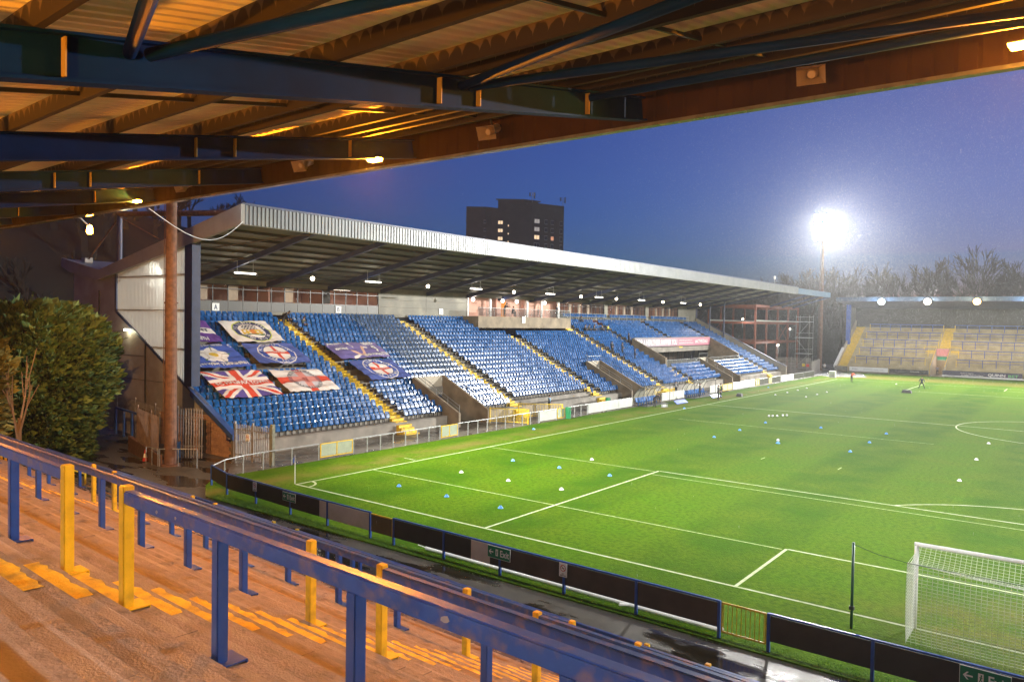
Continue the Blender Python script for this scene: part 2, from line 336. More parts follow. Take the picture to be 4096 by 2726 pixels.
# ------------------------------------------------------------------ near terrace (rotated 2.8 degrees against the goal line)
TH = -0.0492; NRM = math.hypot(1, TH); EX = Vector((1/NRM, TH/NRM, 0)); EY = Vector((-TH/NRM, 1/NRM, 0)); RZ = math.atan2(TH, 1)
TO = Vector((-10, -21.1673, 0)); TREAD, RISE, TZ0 = 0.42551, 0.20160, 5.995
def T(a, b, z=0.0): p = TO+EX*a+EY*b; return Vector((p.x, p.y, z))
def ta(x, b):  # a coordinate for world x on row offset b
    return (x-(TO.x+EY.x*b))/EX.x
terr = empty('terrace', 'stepped concrete standing terrace in the foreground', 'terrace', (0,0,0), kind='structure')
M_NOSE = mat('worn_shade_nosing', (0.27,0.225,0.18), 0.8, var=0.3, scale=3, bump=0.5, bscale=30, dirt=(0.06,0.045,0.03), dscale=3, damt=0.8)  # nosing wear, darkened to double as the shadow lines between steps
def step_mesh(name, m, seed):
    rnd = random.Random(seed); mb = MB(); A0, A1 = -27.5, 22.0; a = A0
    while a < A1:                                   # cast units with tight joints, edges a little uneven
        b_ = min(A1, a+rnd.uniform(3.2,4.6)); e = rnd.uniform(-0.006,0.006); zt = rnd.uniform(-0.004,0.003)
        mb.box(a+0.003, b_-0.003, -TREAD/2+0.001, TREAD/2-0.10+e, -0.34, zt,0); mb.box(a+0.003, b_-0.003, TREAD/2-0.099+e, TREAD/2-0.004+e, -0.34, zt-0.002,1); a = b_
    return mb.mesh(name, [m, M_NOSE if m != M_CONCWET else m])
M_CONC2 = mat('dark_concrete', (0.25,0.215,0.18), 0.75, var=0.25, scale=1.6, bump=0.4, bscale=45, dirt=(0.12,0.10,0.08), dscale=0.9, damt=0.75); M_CONC3 = mat('pale_concrete', (0.34,0.30,0.26), 0.8, var=0.2, scale=1.1, bump=0.4, bscale=45, dirt=(0.2,0.16,0.12), dscale=1.4, damt=0.8)
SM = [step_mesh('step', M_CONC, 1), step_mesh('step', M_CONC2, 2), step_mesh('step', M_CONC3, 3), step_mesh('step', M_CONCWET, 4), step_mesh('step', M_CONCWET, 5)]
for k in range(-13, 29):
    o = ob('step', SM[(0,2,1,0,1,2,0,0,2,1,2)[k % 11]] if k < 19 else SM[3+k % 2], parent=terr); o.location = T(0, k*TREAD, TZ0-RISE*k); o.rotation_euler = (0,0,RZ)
AISLE = [[-8.81,-8.36,-8.05,-7.84,-7.70], [-24.3,-23.8,-23.41,-23.1,-22.9]]
def aisle_x(ai, b):
    t = max(0, min(3.999, b/2.9786)); i = int(t); return AISLE[ai][i]+(AISLE[ai][i+1]-AISLE[ai][i])*(t-i)
pst = []
for q in range(4):
    rnd = random.Random(40+q); mb = MB(); pts = []
    n = 14
    edge = [(-0.72+1.44*i/n, (0.02 if i in (0,n) else rnd.uniform(0.0,0.05))) for i in range(n+1)]
    mb.add([(a,-0.205,0.0) for a,_ in edge]+[(a,0.11+e,0.0) for a,e in edge]+[(a,-0.205,0.006) for a,_ in edge]+[(a,0.11+e,0.006) for a,e in edge],
           [(2*(n+1)+i,2*(n+1)+i+1,3*(n+1)+i+1,3*(n+1)+i) for i in range(n)]+[((n+1)+i,3*(n+1)+i,3*(n+1)+i+1,(n+1)+i+1) for i in range(n)])
    pst.append(mb.mesh('painted_strip', M_YELSTEP))
for ai in (0, 1):
    for k in range(-6 if ai == 0 else 2, 29):
        b = k*TREAD; x = aisle_x(ai, b)+0.76+random.uniform(-0.05,0.05)
        o = ob('painted_strip', pst[k % 4], parent=terr); o.location = T(ta(x,b), b, TZ0-RISE*k+0.004); o.rotation_euler = (0,0,RZ)
# front wall yellow edge, back wall
o = ob('edge_strip', MB().box(-26,21,-0.06,0.06,0,0.006), M_YELSTEP, parent=terr); o.location = T(0, 24*TREAD+0.13, TZ0-RISE*24+0.005); o.rotation_euler = (0,0,RZ)
bw = ob('terrace_back_wall', MB().box(-28,22,-5.95,-5.65,0,10.6), mat('back_wall_block', (0.30,0.27,0.22), 0.8, var=0.15, scale=2), label='block wall at the back of the near terrace', cat='wall'); bw.location = T(0,0,0); bw.rotation_euler = (0,0,RZ)

# ---- crush barriers
POSTH = 1.17
def box_mesh(name, sx, sy, sz, m, bev=0.008):
    bm = bmesh.new(); bmesh.ops.create_cube(bm, size=1.0)
    for v in bm.verts: v.co = Vector((v.co.x*sx, v.co.y*sy, (v.co.z+0.5)*sz))
    bmesh.ops.bevel(bm, geom=list(bm.edges), offset=bev, segments=2, affect='EDGES')
    me = bpy.data.meshes.new(name); bm.to_mesh(me); bm.free(); me.materials.append(m); return me
POST_B = box_mesh('post', 0.10, 0.10, POSTH-0.13, M_BLUEP); POST_Y = box_mesh('post', 0.115, 0.105, POSTH+0.03, M_YEL)
FP = MB().cbox((0,0,0.008),(0.26,0.36,0.012)).cbox((0,0.175,-0.03),(0.26,0.012,0.07)); FOOT_B = FP.mesh('foot_plate', M_BLUEP); FOOT_Y = FP.mesh('foot_plate', M_YEL)
M_PATCH = mat('bare_paint_patch', (0.30,0.30,0.34), 0.7, var=0.2)
def barrier(ri, x0, x1, y0e, y1e, label):
    b = ri*2.9786; z = 6.2+0.4738*(-21.6-(-21.1673+b)); a0, a1 = ta(x0,b), ta(x1,b)
    t = empty('crush_barrier', label, 'barrier', T(a0,b,z), 'crush barriers on the near terrace', rz=RZ)
    L = a1-a0; n = max(1, round(L/1.775))
    rl = box_mesh('rail', L-0.1, 0.10, 0.13, M_BLUERAIL, 0.012); r = ob('rail', rl, parent=t, loc=(L/2,0,POSTH-0.13))
    for i in range(n+1):
        yel = (i == 0 and y0e) or (i == n and y1e)
        p = ob('post', POST_Y if yel else POST_B, parent=t, loc=(L*i/n,0,0.01))
        ob('foot_plate', FOOT_Y if yel else FOOT_B, parent=p, loc=(0,0,0))
    return t, L
RW = ['nearest','second nearest','middle','fourth','front']
for ri in range(5):
    b = ri*2.9786; l1, l2 = AISLE[0][ri], AISLE[1][ri]
    barrier(ri, -36.2, l2, False, True, f'blue crush barrier left of the far yellow-posted aisle, {RW[ri]} row of the terrace')
    t1, L1 = barrier(ri, l2+1.45, l1, True, True, f'long blue crush barrier between the two aisles, {RW[ri]} row of the terrace')
    t2, L2 = barrier(ri, l1+1.5, l1+1.5+1.775*8, True, False, f'blue crush barrier right of the near aisle, {RW[ri]} row of the terrace')
    if ri == 0:
        for sx, sz, w_, h_ in ((0.75,1.09,0.07,0.045),(1.1,1.10,0.05,0.05),(4.45,1.105,0.10,0.07)):
            rnd = random.Random(int(sx*100)); n = 7
            poly = [(sx+w_*(0.3+0.7*rnd.random())*math.cos(2*math.pi*i/n)/2, -0.0505, sz+h_*(0.3+0.7*rnd.random())*math.sin(2*math.pi*i/n)/2) for i in range(n)]
            ob('bare_patch', MB().prism(poly,(0,-0.0015,0)), M_PATCH, parent=t2)
# end guard rails at the left of the terrace
for i, (bb, nm) in enumerate(((4.2,'upper'),(7.6,'lower'))):
    t = empty('guard_rail', f'thin yellow guard rail at the left end of the terrace, {nm} length', 'guard rail', T(ta(-37.0,bb),bb,TZ0-RISE*bb/TREAD), 'yellow guard rails', rz=RZ)
    for j in range(3): ob('post', MB().box(-0.04,0.04,-0.04,0.04,-0.1,1.15), M_YEL, parent=t, loc=(0,j*1.6,-j*1.6*RISE/TREAD))
    for h in (0.55,1.1): ob('rail', MB().beam((0,0,h),(0,3.2,h-3.2*RISE/TREAD),0.05,0.06), M_YEL, parent=t)

# ------------------------------------------------------------------ roof over the near terrace
RD = Vector((0.048,0.999,0.178)); YF = -12.3
roof = empty('terrace_roof', 'dark blue steel roof with cream corrugated sheets over the near terrace', 'roof')
def RP(x, y, dz=0.0): # point on the plane of beam undersides; x at front edge
    return Vector((x+0.048*(y-YF), y, 12.58+0.178*(y-YF)+dz))
XB = [-6.52-5.88*i for i in range(6,-1,-1)]+[0.75,6.6,12.5]
for x in XB:
    bm_ = MB().ibeam(RP(x,-26.6,0.21), RP(x,-12.36,0.21), 0.19, 0.42, 0.028, 0.018)
    o = ob('roof_beam', bm_, M_ROOFBLUE, parent=roof)
    st = MB()
    for y in (-24.9,-22.02,-17.56,-16.81,-14.18):
        for s_ in (-1,1): c_ = RP(x+s_*0.05,y,0.21); st.cbox(tuple(c_),(0.08,0.014,0.34))
    ob('web_stiffener', st, mat('stiffener_sodium_tint',(0.30,0.20,0.04),0.5) if x == XB[0] else bpy.data.materials['stiffener_sodium_tint'], parent=o)  # yellow of the sodium light is put into the stiffener colour
PUR = [-25.2,-23.65,-22.1,-20.58,-19.1,-17.6,-17.0,-15.4,-14.7,-14.15,-13.3]
def purlin_mat():
    m = bpy.data.materials.new('mould_streaked_purlin'); m.use_nodes = True; b = m.node_tree.nodes['Principled BSDF']; l = m.node_tree.links
    g, s = pos_nodes(m); tc = m.node_tree.nodes.new('ShaderNodeTexCoord'); gs = m.node_tree.nodes.new('ShaderNodeSeparateXYZ'); l.new(tc.outputs['Generated'], gs.inputs[0])
    nz = noise(m, g, 2.2, 3)
    arch = mth(m, 'ABSOLUTE', mth(m, 'SINE', mth(m, 'MULTIPLY', mth(m, 'ADD', s.outputs[0], mth(m, 'MULTIPLY', nz, 0.35)), math.pi/0.22)))
    h = mth(m, 'ADD', mth(m, 'MULTIPLY', mth(m, 'POWER', arch, 0.45), mth(m, 'ADD', 0.30, mth(m, 'MULTIPLY', nz, 0.75))), 0.30)
    d = rng(m, mth(m, 'SUBTRACT', h, gs.outputs[2]), -0.05, 0.05)
    l.new(mixc(m, d, (0.10,0.07,0.04), (0.018,0.011,0.006)), b.inputs['Base Color']); b.inputs['Roughness'].default_value = 0.8
    return m
M_PUR = purlin_mat()
for y in PUR:
    mb = MB(); mb.box(-32,26,-0.01,0.01,0,0.22); mb.box(-32,26,-0.01,0.06,-0.012,0.0)
    o = ob('purlin', mb, M_PUR, parent=roof, loc=(-10,y,12.58+0.178*(y-YF)+0.44)); o.rotation_euler = (0,-math.atan(0.178*TH),RZ)
mb = MB(); p = 0.21; n = int(58/p); prof = [(0,0),(0.06,0),(0.085,0.035),(0.185,0.035),(0.21,0)]
for i in range(n):
    for (a0,z0),(a1,z1) in zip(prof[:-1],prof[1:]):
        x0, x1 = -42+i*p+a0, -42+i*p+a1
        mb.face([RP(x0,-26.6,0.69+z0),RP(x1,-26.6,0.69+z1),RP(x1,-12.2,0.69+z1),RP(x0,-12.2,0.69+z0)])
ob('roof_sheet', mb, M_SHEET, parent=roof)
mb = MB(); n = int(58/0.3)
for i in range(n):
    x0 = -42+i*0.3; y0 = -12.24-0.0026*(x0+10); e = 0.02
    mb.face([(x0,y0,12.53),(x0+0.24,y0,12.53),(x0+0.24,y0,13.42),(x0,y0,13.42)]); mb.face([(x0+0.24,y0,12.53),(x0+0.3,y0+e,12.53),(x0+0.3,y0+e,13.42),(x0+0.24,y0,13.42)])
ob('fascia_sheet', mb, mat('tan_fascia_sheet',(0.04,0.019,0.006),0.8,spec=0.03,var=0.2,scale=1.5), parent=roof)
ob('gutter', MB().beam((-42,-12.16,12.50),(16,-12.31,12.50),0.16,0.06), mat('wet_gutter',(0.12,0.12,0.10),0.15,var=0.3,scale=3), parent=roof)
for p0, p1 in (((-6.90,-21.48),(0.2,-24.3)),((-6.90,-21.3),(0.35,-19.45)),((-6.70,-17.15),(0.35,-19.6)),((-6.70,-17.0),(0.65,-13.75)),((-6.5,-14.2),(0.65,-13.5))):
    ob('roof_brace', MB().tube(RP(p0[0]-0.048*(p0[1]-YF),p0[1],0.30), RP(p1[0]-0.048*(p1[1]-YF),p1[1],0.30), 0.062, n=12), M_ROOFBLUE, parent=roof, smooth=True)
for x in XB:
    ob('sag_rod', MB().beam(RP(x+2.75,-26,0.52),RP(x+2.75,-12.6,0.52),0.035,0.05), M_BLACK, parent=roof)
# horn loudspeakers under the front edge
def horn(x, lab):
    t = empty('horn_loudspeaker', lab, 'loudspeaker', (x,-12.62,12.80), 'horn loudspeakers along the terrace roof', rz=0.15)
    mb = MB(); a = [(-0.05,0.12,-0.04),(0.05,0.12,-0.04),(0.05,0.12,0.04),(-0.05,0.12,0.04)]; b_ = [(-0.21,-0.2,-0.14),(0.21,-0.2,-0.14),(0.21,-0.2,0.14),(-0.21,-0.2,0.14)]
    mb.add(a+b_, [(i,(i+1)%4,4+(i+1)%4,4+i) for i in range(4)])
    ob('horn_bell', mb, M_GREYHORN, parent=t); ob('driver', MB().tube((0,0.02,0),(0,0.3,0),0.09,0.09,12), M_GREYHORN, parent=t, smooth=False)
    ob('throat', MB().tube((0,-0.02,0),(0,-0.12,0),0.085,0.06,12), M_GREYHORN, parent=t)
    ob('bracket', MB().beam((0,0.1,0.03),(0,0.1,0.42),0.05,0.02), M_BLACK, parent=t); t.rotation_euler[0] = R(25)
M_GREYHORN = mat('beige_horn_plastic', (0.36,0.28,0.18), 0.6)
for x, d in ((-3.43,'nearest the bright orange lamp'),(-9.88,'third from the left along the roof edge'),(-16.07,'second from the left along the roof edge'),(-21.85,'farthest left along the roof edge')): horn(x, f'beige horn loudspeaker under the terrace roof edge, {d}')
# sodium lamps
for x, yy, lab, zz in ((-0.66,-12.95,'bright orange sodium lamp under the roof edge at the right side',12.56),(-12.48,-13.45,'orange sodium lamp glowing under the middle of the roof edge',12.34),(-24.1,-12.95,'small orange sodium lamp far along the roof edge',12.46),(-35.9,-12.95,'farthest orange sodium lamp at the left end of the roof edge',12.46)):
    t = empty('sodium_lamp', lab, 'lamp', (x,yy,zz), 'sodium lamps along the terrace roof')
    ob('housing', MB().cbox((0,0.02,0.055),(0.40,0.16,0.03)).cbox((0,0.02,0.085),(0.06,0.06,0.06)), M_BLACK, parent=t)
    ob('lens', MB().prism([(-0.19,-0.08,0.04),(0.19,-0.08,0.04),(0.15,-0.055,-0.02),(-0.15,-0.055,-0.02)],(0,0.14,0)), E_SOD, parent=t)
    light('SPOT', (x+0.02,yy-0.02,zz-0.06), P_SODIUM*(1.0 if x > -30 else 0.4), (1.0,0.29,0.01), t, 'sodium_light', shadow_soft_size=0.08, spot_size=R(174), spot_blend=0.15, aim=(x,yy-8,zz-4.0))
# pale batten lamps on the back wall behind the camera
for i, x in enumerate((-15.0,-6.0,3.0)):
    t = empty('batten_lamp', ('left','middle','right')[i]+' white batten lamp on the back wall of the near terrace', 'lamp', T(ta(x,-5.55),-5.55,9.45), 'batten lamps on the back wall', rz=RZ)
    ob('housing', MB().cbox((0,-0.05,0.05),(1.3,0.10,0.06)), M_WHITE, parent=t); ob('tube', MB().tube((-0.6,0.02,0),(0.6,0.02,0),0.02), E_STRIP, parent=t)
    if i != 1 or True: light('SPOT', tuple(T(ta(x+2.0,-5.4),-5.4,9.0)), P_UP, (1.0,0.34,0.02), t, 'added_uplight', shadow_soft_size=0.1, spot_size=R(96), spot_blend=0.6, aim=tuple(T(ta(x+2.0,0.5),0.5,13.2)))  # unseen orange uplight and its box, added to brighten the roof underside
    ob('added_uplighter', MB().cbox((2.0,-0.05,-0.5),(0.4,0.12,0.2)), E_SOD, parent=t)
    light('SPOT', tuple(T(ta(x,-5.35),-5.35,9.42)), P_BACK, (1.0,0.95,0.95), t, 'batten_light', shadow_soft_size=0.07, spot_size=R(112), spot_blend=0.4, aim=tuple(T(ta(x,4),4.0,3.6)))
# ------------------------------------------------------------------ main stand
XF, RD_, RR = -42.4, 0.80, 0.40
Y0, Y1 = 2.0, 109.0
AIS = [16.8, 31.9, 46.9, 62.5, 71.6, 86.7, 101.6]
VOM = [(22.1,26.1,5),(51.9,55.3,6),(82.6,86.0,5)]          # y0,y1,rows cut at the front
VOID = (71.0, 98.6, 5, 11)                                    # the lounge box: y0,y1,row range
def tz(i): return 0.85+RR*i
def row_spans(i):
    cuts = [(a,b) for a,b,n in VOM if i < n]
    if VOID[2] <= i < VOID[3]: cuts.append((VOID[0],VOID[1]))
    if i >= 16: cuts.append((42.2,61.8))
    sp = [(Y0+0.3, Y1-0.2)]
    for a,b in cuts:
        ns = []
        for s,e in sp:
            if b <= s or a >= e: ns.append((s,e)); continue
            if a > s: ns.append((s,a))
            if b < e: ns.append((b,e))
        sp = ns
    return sp
ms = empty('grandstand', 'long grandstand of blue seats under a cantilever roof with ribbed silver fascia', 'grandstand', (XF,Y0,0))
ms_off = Vector((XF,Y0,0))
def sub(name, mb, m, parent=None, smooth=False):
    o = ob(name, mb, m, parent=parent or ms, smooth=smooth)
    o.matrix_parent_inverse = Matrix.Translation(-ms_off) if (parent is None or parent == ms) else Matrix.Identity(4)
    return o
for i in range(20):
    x1 = XF-RD_*i; x0 = x1-RD_+0.003; mb = MB()
    for a,b in row_spans(i): mb.box(x0, x1, a, b, tz(i)-0.75 if i else -0.2, tz(i))
    sub('seating_tier', mb, M_STANDCONC)
# lounge box floor, ceiling and vomitory floors/walls
for k,(a,b,n) in enumerate(VOM):
    xt = XF-RD_*n; mb = MB()
    sl = lambda x: 0.85+0.95+0.5*(XF-x)
    for y,sg in ((a,1),(b,-1)):
        y2 = y+sg*0.22; ya, yb = min(y,y2), max(y,y2)
        sub('vomitory_wall', MB().prism([(XF+1.3,ya,-0.2),(XF+1.3,ya,1.15),(xt-0.1,ya,sl(xt-0.1)),(xt-0.1,ya,-0.2)],(0,yb-ya,0)), M_VOM)
    mb = MB().box(xt-0.25,xt-0.1,a+0.23,b-0.23,2.25,sl(xt)); sub('vomitory_lintel', mb, M_PALEWALL)
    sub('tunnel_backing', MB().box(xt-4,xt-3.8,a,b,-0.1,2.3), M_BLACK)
    rl = MB()
    for y in (a+0.11,b-0.11):
        rl.path([(XF+1.25,y,1.75),(xt,y,sl(xt)+0.6)],0.025); rl.path([(XF+1.25,y,1.45),(xt,y,sl(xt)+0.3)],0.02)
        for q in range(5): xx = XF+1.25+(xt-XF-1.25)*q/4; rl.tube((xx,y,sl(xx)-0.05 if xx < XF else 1.1),(xx,y,1.75+(sl(xt)+0.6-1.75)*q/4),0.02)
    rl.path([(xt,a+0.11,sl(xt)+0.6),(xt,b-0.11,sl(xt)+0.6)],0.025)
    sub('handrail', rl, M_GALV)
sub('front_wall', MB().box(XF+0.003,XF+0.15,Y0+0.1,21.9,-0.2,0.80).box(XF+0.003,XF+0.15,26.3,51.7,-0.2,0.80).box(XF+0.003,XF+0.15,55.5,82.4,-0.2,0.8).box(XF+0.003,XF+0.15,86.2,Y1,-0.2,0.8), M_STANDCONC)
# yellow stairways
st_names = ['nearest the end wall with banners','second from the end wall','third from the end wall','fourth from the end wall','behind the lounge box, left','behind the lounge box, right','nearest the far end']
step_me = {}
for k, y in enumerate(AIS):
    t = empty('stairway', f'yellow painted stairway of the grandstand, {st_names[k]}', 'stairway', (XF,y,0), 'yellow stairways in the grandstand')
    for i in range(20):
        if not any(a <= y-0.55 and y+0.55 <= b for a,b in row_spans(i)): continue
        x1 = XF-RD_*i
        if 'a' not in step_me:
            step_me['a'] = MB().box(-0.40,-0.002,-0.6,0.6,0,0.2).mesh('step', M_YELSTEP); step_me['b'] = MB().box(-0.42,0.012,-0.6,0.6,0.0,0.006).box(0.004,0.014,-0.6,0.6,-0.19,-0.002).mesh('step_nosing', M_YELSTEP)
        ob('step', step_me['a'], parent=t, loc=(x1-XF-0.40,0,tz(i)+0.002)); ob('step_nosing', step_me['b'], parent=t, loc=(x1-XF,0,tz(i)+0.004))
    if k < 4 or k == 6:
        for j in range(4): ob('step', MB().box(0,0.28,-0.7,0.7,-0.1,0.65-0.2*j), M_YELSTEP, parent=t, loc=(0.16+0.285*j,0,0))
# ---- end wall facing the camera (plane y = 2)
SLZ = lambda x: 1.53+(-42.15-x)*0.504
ew = MB().prism([(-47.62,2.02,2.62),(-45.2,2.02,2.62),(-45.2,2.02,SLZ(-45.2)),(-57.4,2.02,SLZ(-57.4)),(-57.4,2.02,11.6),(-64.7,2.02,12.6),(-64.7,2.02,0.9),(-57.4,2.02,2.2),(-47.62,2.02,2.2)],(0,0.18,0))
sub('end_wall_panel', ew, M_GREYWALL)
jm = MB()
for z in (4.2,5.9,7.6): jm.box(-64.6,-47.7-(z-3.0)*1.9 if z > 4 else -50,2.0,2.03,z,z+0.03)
for x in (-53.2,-60.3): jm.box(x,x+0.12,1.96,2.03,1.0,min(11.5,SLZ(x)))
sub('panel_joint', jm, M_FRAME)
# blockwork: single blocks, recessed mortar behind
M_BLOCK = [mat('tan_block_%d' % i, c, 0.85, var=0.18, scale=6, bump=0.35, bscale=40) for i,c in enumerate(((0.36,0.20,0.11),(0.40,0.23,0.13),(0.31,0.17,0.10)))]
sub('mortar', MB().prism([(-57.4,2.06,-0.1),(-42.22,2.06,-0.1),(-42.22,2.06,1.35),(-45.2,2.06,2.7),(-57.4,2.06,2.7)],(0,0.14,0)), mat('mortar',(0.16,0.13,0.10),0.9))
bms = [MB().box(0.006,0.444,0,0.2,0.006,0.219).mesh('block', m) for m in M_BLOCK]; hb = [MB().box(0.006,0.219,0,0.2,0.006,0.219).mesh('block', m) for m in M_BLOCK]
for r in range(12):
    x = -52.6+(0.225 if r % 2 else 0)
    while x < -42.7:
        if (r+1)*0.225 < min(2.66, SLZ(x+0.45)-0.18) and not (-46.15 < x+0.22 < -45.3 and r < 9): 
            o = ob('block', bms[random.randrange(3)], parent=ms); o.location = (x-XF, 2.02+random.uniform(0,0.006)-Y0, r*0.225-0.05)
        x += 0.45
sub('steel_door', MB().box(-46.15,-45.28,1.99,2.05,-0.04,2.1), M_PANELGREY)
cop = MB().prism([(-42.0,1.86,SLZ(-42.0)-0.32),(-42.0,1.86,SLZ(-42.0)),(-47.0,1.86,SLZ(-47.0)),(-47.0,1.86,SLZ(-47.0)-0.42)],(0,0.42,0)); sub('blue_coping', cop, mat('blue_flashing',(0.03,0.07,0.22),0.3,var=0.15,scale=2))
cop = MB().prism([(-47.0,1.88,SLZ(-47.0)-0.16),(-47.0,1.88,SLZ(-47.0)),(-57.4,1.88,SLZ(-57.4)),(-57.4,1.88,SLZ(-57.4)-0.2)],(0,0.2,0)); cop.box(-57.55,-57.35,1.9,2.1,9.1,11.9); sub('sloping_flashing', cop, M_NAVY)
# translucent ribbed cladding
def clad_mat():
    m = bpy.data.materials.new('translucent_ribbed_cladding'); m.use_nodes = True; n = m.node_tree.nodes; l = m.node_tree.links; b = n['Principled BSDF']
    b.inputs['Base Color'].default_value = (0.55,0.56,0.55,1); b.inputs['Roughness'].default_value = 0.35
    tr = n.new('ShaderNodeBsdfTranslucent'); tr.inputs[0].default_value = (0.75,0.78,0.74,1); mx = n.new('ShaderNodeMixShader'); mx.inputs[0].default_value = 0.5
    l.new(b.outputs[0], mx.inputs[1]); l.new(tr.outputs[0], mx.inputs[2]); l.new(mx.outputs[0], n['Material Output'].inputs[0]); return m
M_CLAD = clad_mat()
ROOFU = lambda x: 12.22+0.203*(x+58)              # roof sheet underside
def ribs(x0, x1, zf0, zf1, yy, p=0.20, d=0.05):
    mb = MB(); x = x0
    while x < x1-1e-3:
        q = [(x,yy),(x+p*0.45,yy),(x+p*0.55,yy-d),(x+p*0.9,yy-d),(x+p,yy)]
        for (a,ya),(b,yb) in zip(q[:-1],q[1:]): mb.face([(a,ya,zf0(a)),(b,yb,zf0(b)),(b,yb,zf1(b)),(a,ya,zf1(a))])
        x += p
    return mb
for z0,z1 in ((0,6.6),(6.63,9.2),(9.23,11.6),(11.63,20)):
    f0 = lambda x, z0=z0: max(SLZ(x), z0); f1 = lambda x, z1=z1: max(max(SLZ(x), 0), min(ROOFU(x)-0.05, z1))
    sub('cladding_sheet', ribs(-57.3,-47.5,lambda x,f0=f0,f1=f1: min(f0(x),f1(x)),f1,2.0), M_CLAD)
rl = MB()
for z in (6.6,9.2,11.6): rl.box(-47.5-0.0-(0 if z < 6 else 0), -57.3 if z > 9 else -47.5-(z-SLZ(-47.5))/0.504, 2.06,2.16,z-0.08,z+0.08)
sub('cladding_rail', rl, M_FRAME)
sub('corner_column', MB().box(-47.5,-46.6,1.75,2.35,4.2,ROOFU(-47)-0.02), M_NAVY)
vp_ = [(-41.0,1.7,14.50),(-41.0,1.7,15.70),(-59.7,1.7,12.22),(-66.2,1.7,13.36),(-66.3,1.7,12.7),(-64.8,1.7,12.2),(-59.87,1.7,11.45)]
sub('verge_band', MB().prism(vp_,(0,0.26,0)), mat('pale_verge_band',(0.30,0.28,0.25),0.5,var=0.15,scale=0.8,dirt=(0.16,0.15,0.08),dscale=0.8,damt=0.6))
# ---- roof
sub('roof_sheet', MB().prism([(-41.2,1.97,ROOFU(-41.2)),(-59.8,1.97,ROOFU(-59.8)),(-59.8,1.97,ROOFU(-59.8)+0.2),(-41.2,1.97,ROOFU(-41.2)+0.2)],(0,111,0)), M_UNDER)
sub('rear_roof', MB().prism([(-59.8,1.97,12.0),(-66.2,1.97,13.1),(-66.2,1.97,13.3),(-59.8,1.97,12.2)],(0,107,0)), M_ALU)
sub('roof_crown', MB().box(-41.55,-41.02,1.8,113,15.66,15.80), M_NAVY)
nb = 16; bw_ = (113-1.75)/nb
for k in range(nb):
    mb = MB(); y = 1.75+bw_*k; p = bw_/24
    for i in range(24):
        ya = y+i*p; q = [(ya,-41.05),(ya+p*0.62,-41.05),(ya+p*0.7,-41.11),(ya+p*0.92,-41.11),(ya+p,-41.05)]
        for (a,xa),(b,xb) in zip(q[:-1],q[1:]): mb.face([(xa,a,14.50),(xb,b,14.50),(xb,b,15.66),(xa,a,15.66)])
    sub('fascia_panel', mb, M_ALU)
sub('fascia_soffit', MB().box(-41.5,-41.12,1.97,113,14.46,14.5).box(-41.5,-41.46,1.97,113,14.5,15.6), M_UNDER)
for k in range(1,17):
    y = 2.0+6.85*k
    sub('rafter', MB().prism([(-41.6,y-0.11,14.95),(-41.6,y-0.11,ROOFU(-41.6)-0.22),(-59.6,y-0.11,ROOFU(-59.6)-0.22),(-59.6,y-0.11,11.35),(-58,y-0.11,11.55)],(0,0.22,0)), M_NAVY)
for x in [-42.6-1.55*i for i in range(11)]:
    sub('purlin', MB().box(x-0.04,x+0.04,2.0,113,ROOFU(x)-0.2,ROOFU(x)-0.002), M_FRAME)
# braces under the first bay
sub('roof_brace', MB().tube((-57.5,2.6,11.9),(-50,8.7,13.3),0.05).tube((-50,2.6,13.2),(-57.5,8.7,11.9),0.05).tube((-50,2.6,13.2),(-43,8.7,14.7),0.05), M_FRAME)
# ---- back wall with boxes
BX = -58.5
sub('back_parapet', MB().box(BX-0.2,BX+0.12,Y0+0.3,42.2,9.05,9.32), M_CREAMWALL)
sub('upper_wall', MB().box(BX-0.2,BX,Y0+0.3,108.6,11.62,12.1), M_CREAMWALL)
room = MB().box(BX-4.2,BX-4.0,2.4,108.6,9.2,12.0).box(BX-4.2,BX-0.2,2.4,108.6,9.1,9.2); sub('room_back_wall', room, M_ROOM)
pt = MB()
for y in (2.5,9.6,16.0,22.4,29.0,43.2,49.0,54.8,62.6,69,75.2,82,88.6,95,101.5,108.4): pt.box(BX-4.0,BX-0.25,y,y+0.12,9.2,11.9)
sub('room_partition', pt, M_ROOM)
sub('room_lamp', MB().box(BX-2.2,BX-2.0,4,8,11.7,11.76).box(BX-2.2,BX-2.0,24,27,11.7,11.76).box(BX-2.2,BX-2.0,64,68,11.7,11.76).box(BX-2.2,BX-2.0,77,81,11.7,11.76).box(BX-2.2,BX-2.0,90,93,11.7,11.76), glow('room_lamp_glow',(1.0,0.85,0.7),10))
for y, pw in ((6.0,60),(13,12),(19.5,30),(25.7,34),(46,45),(52,45),(59,45),(66,36),(79,30),(92,30),(99,14)): light('POINT', (BX-1.7,y,11.2), pw, (1.0,0.72,0.5), ms, 'room_light', shadow_soft_size=0.3)
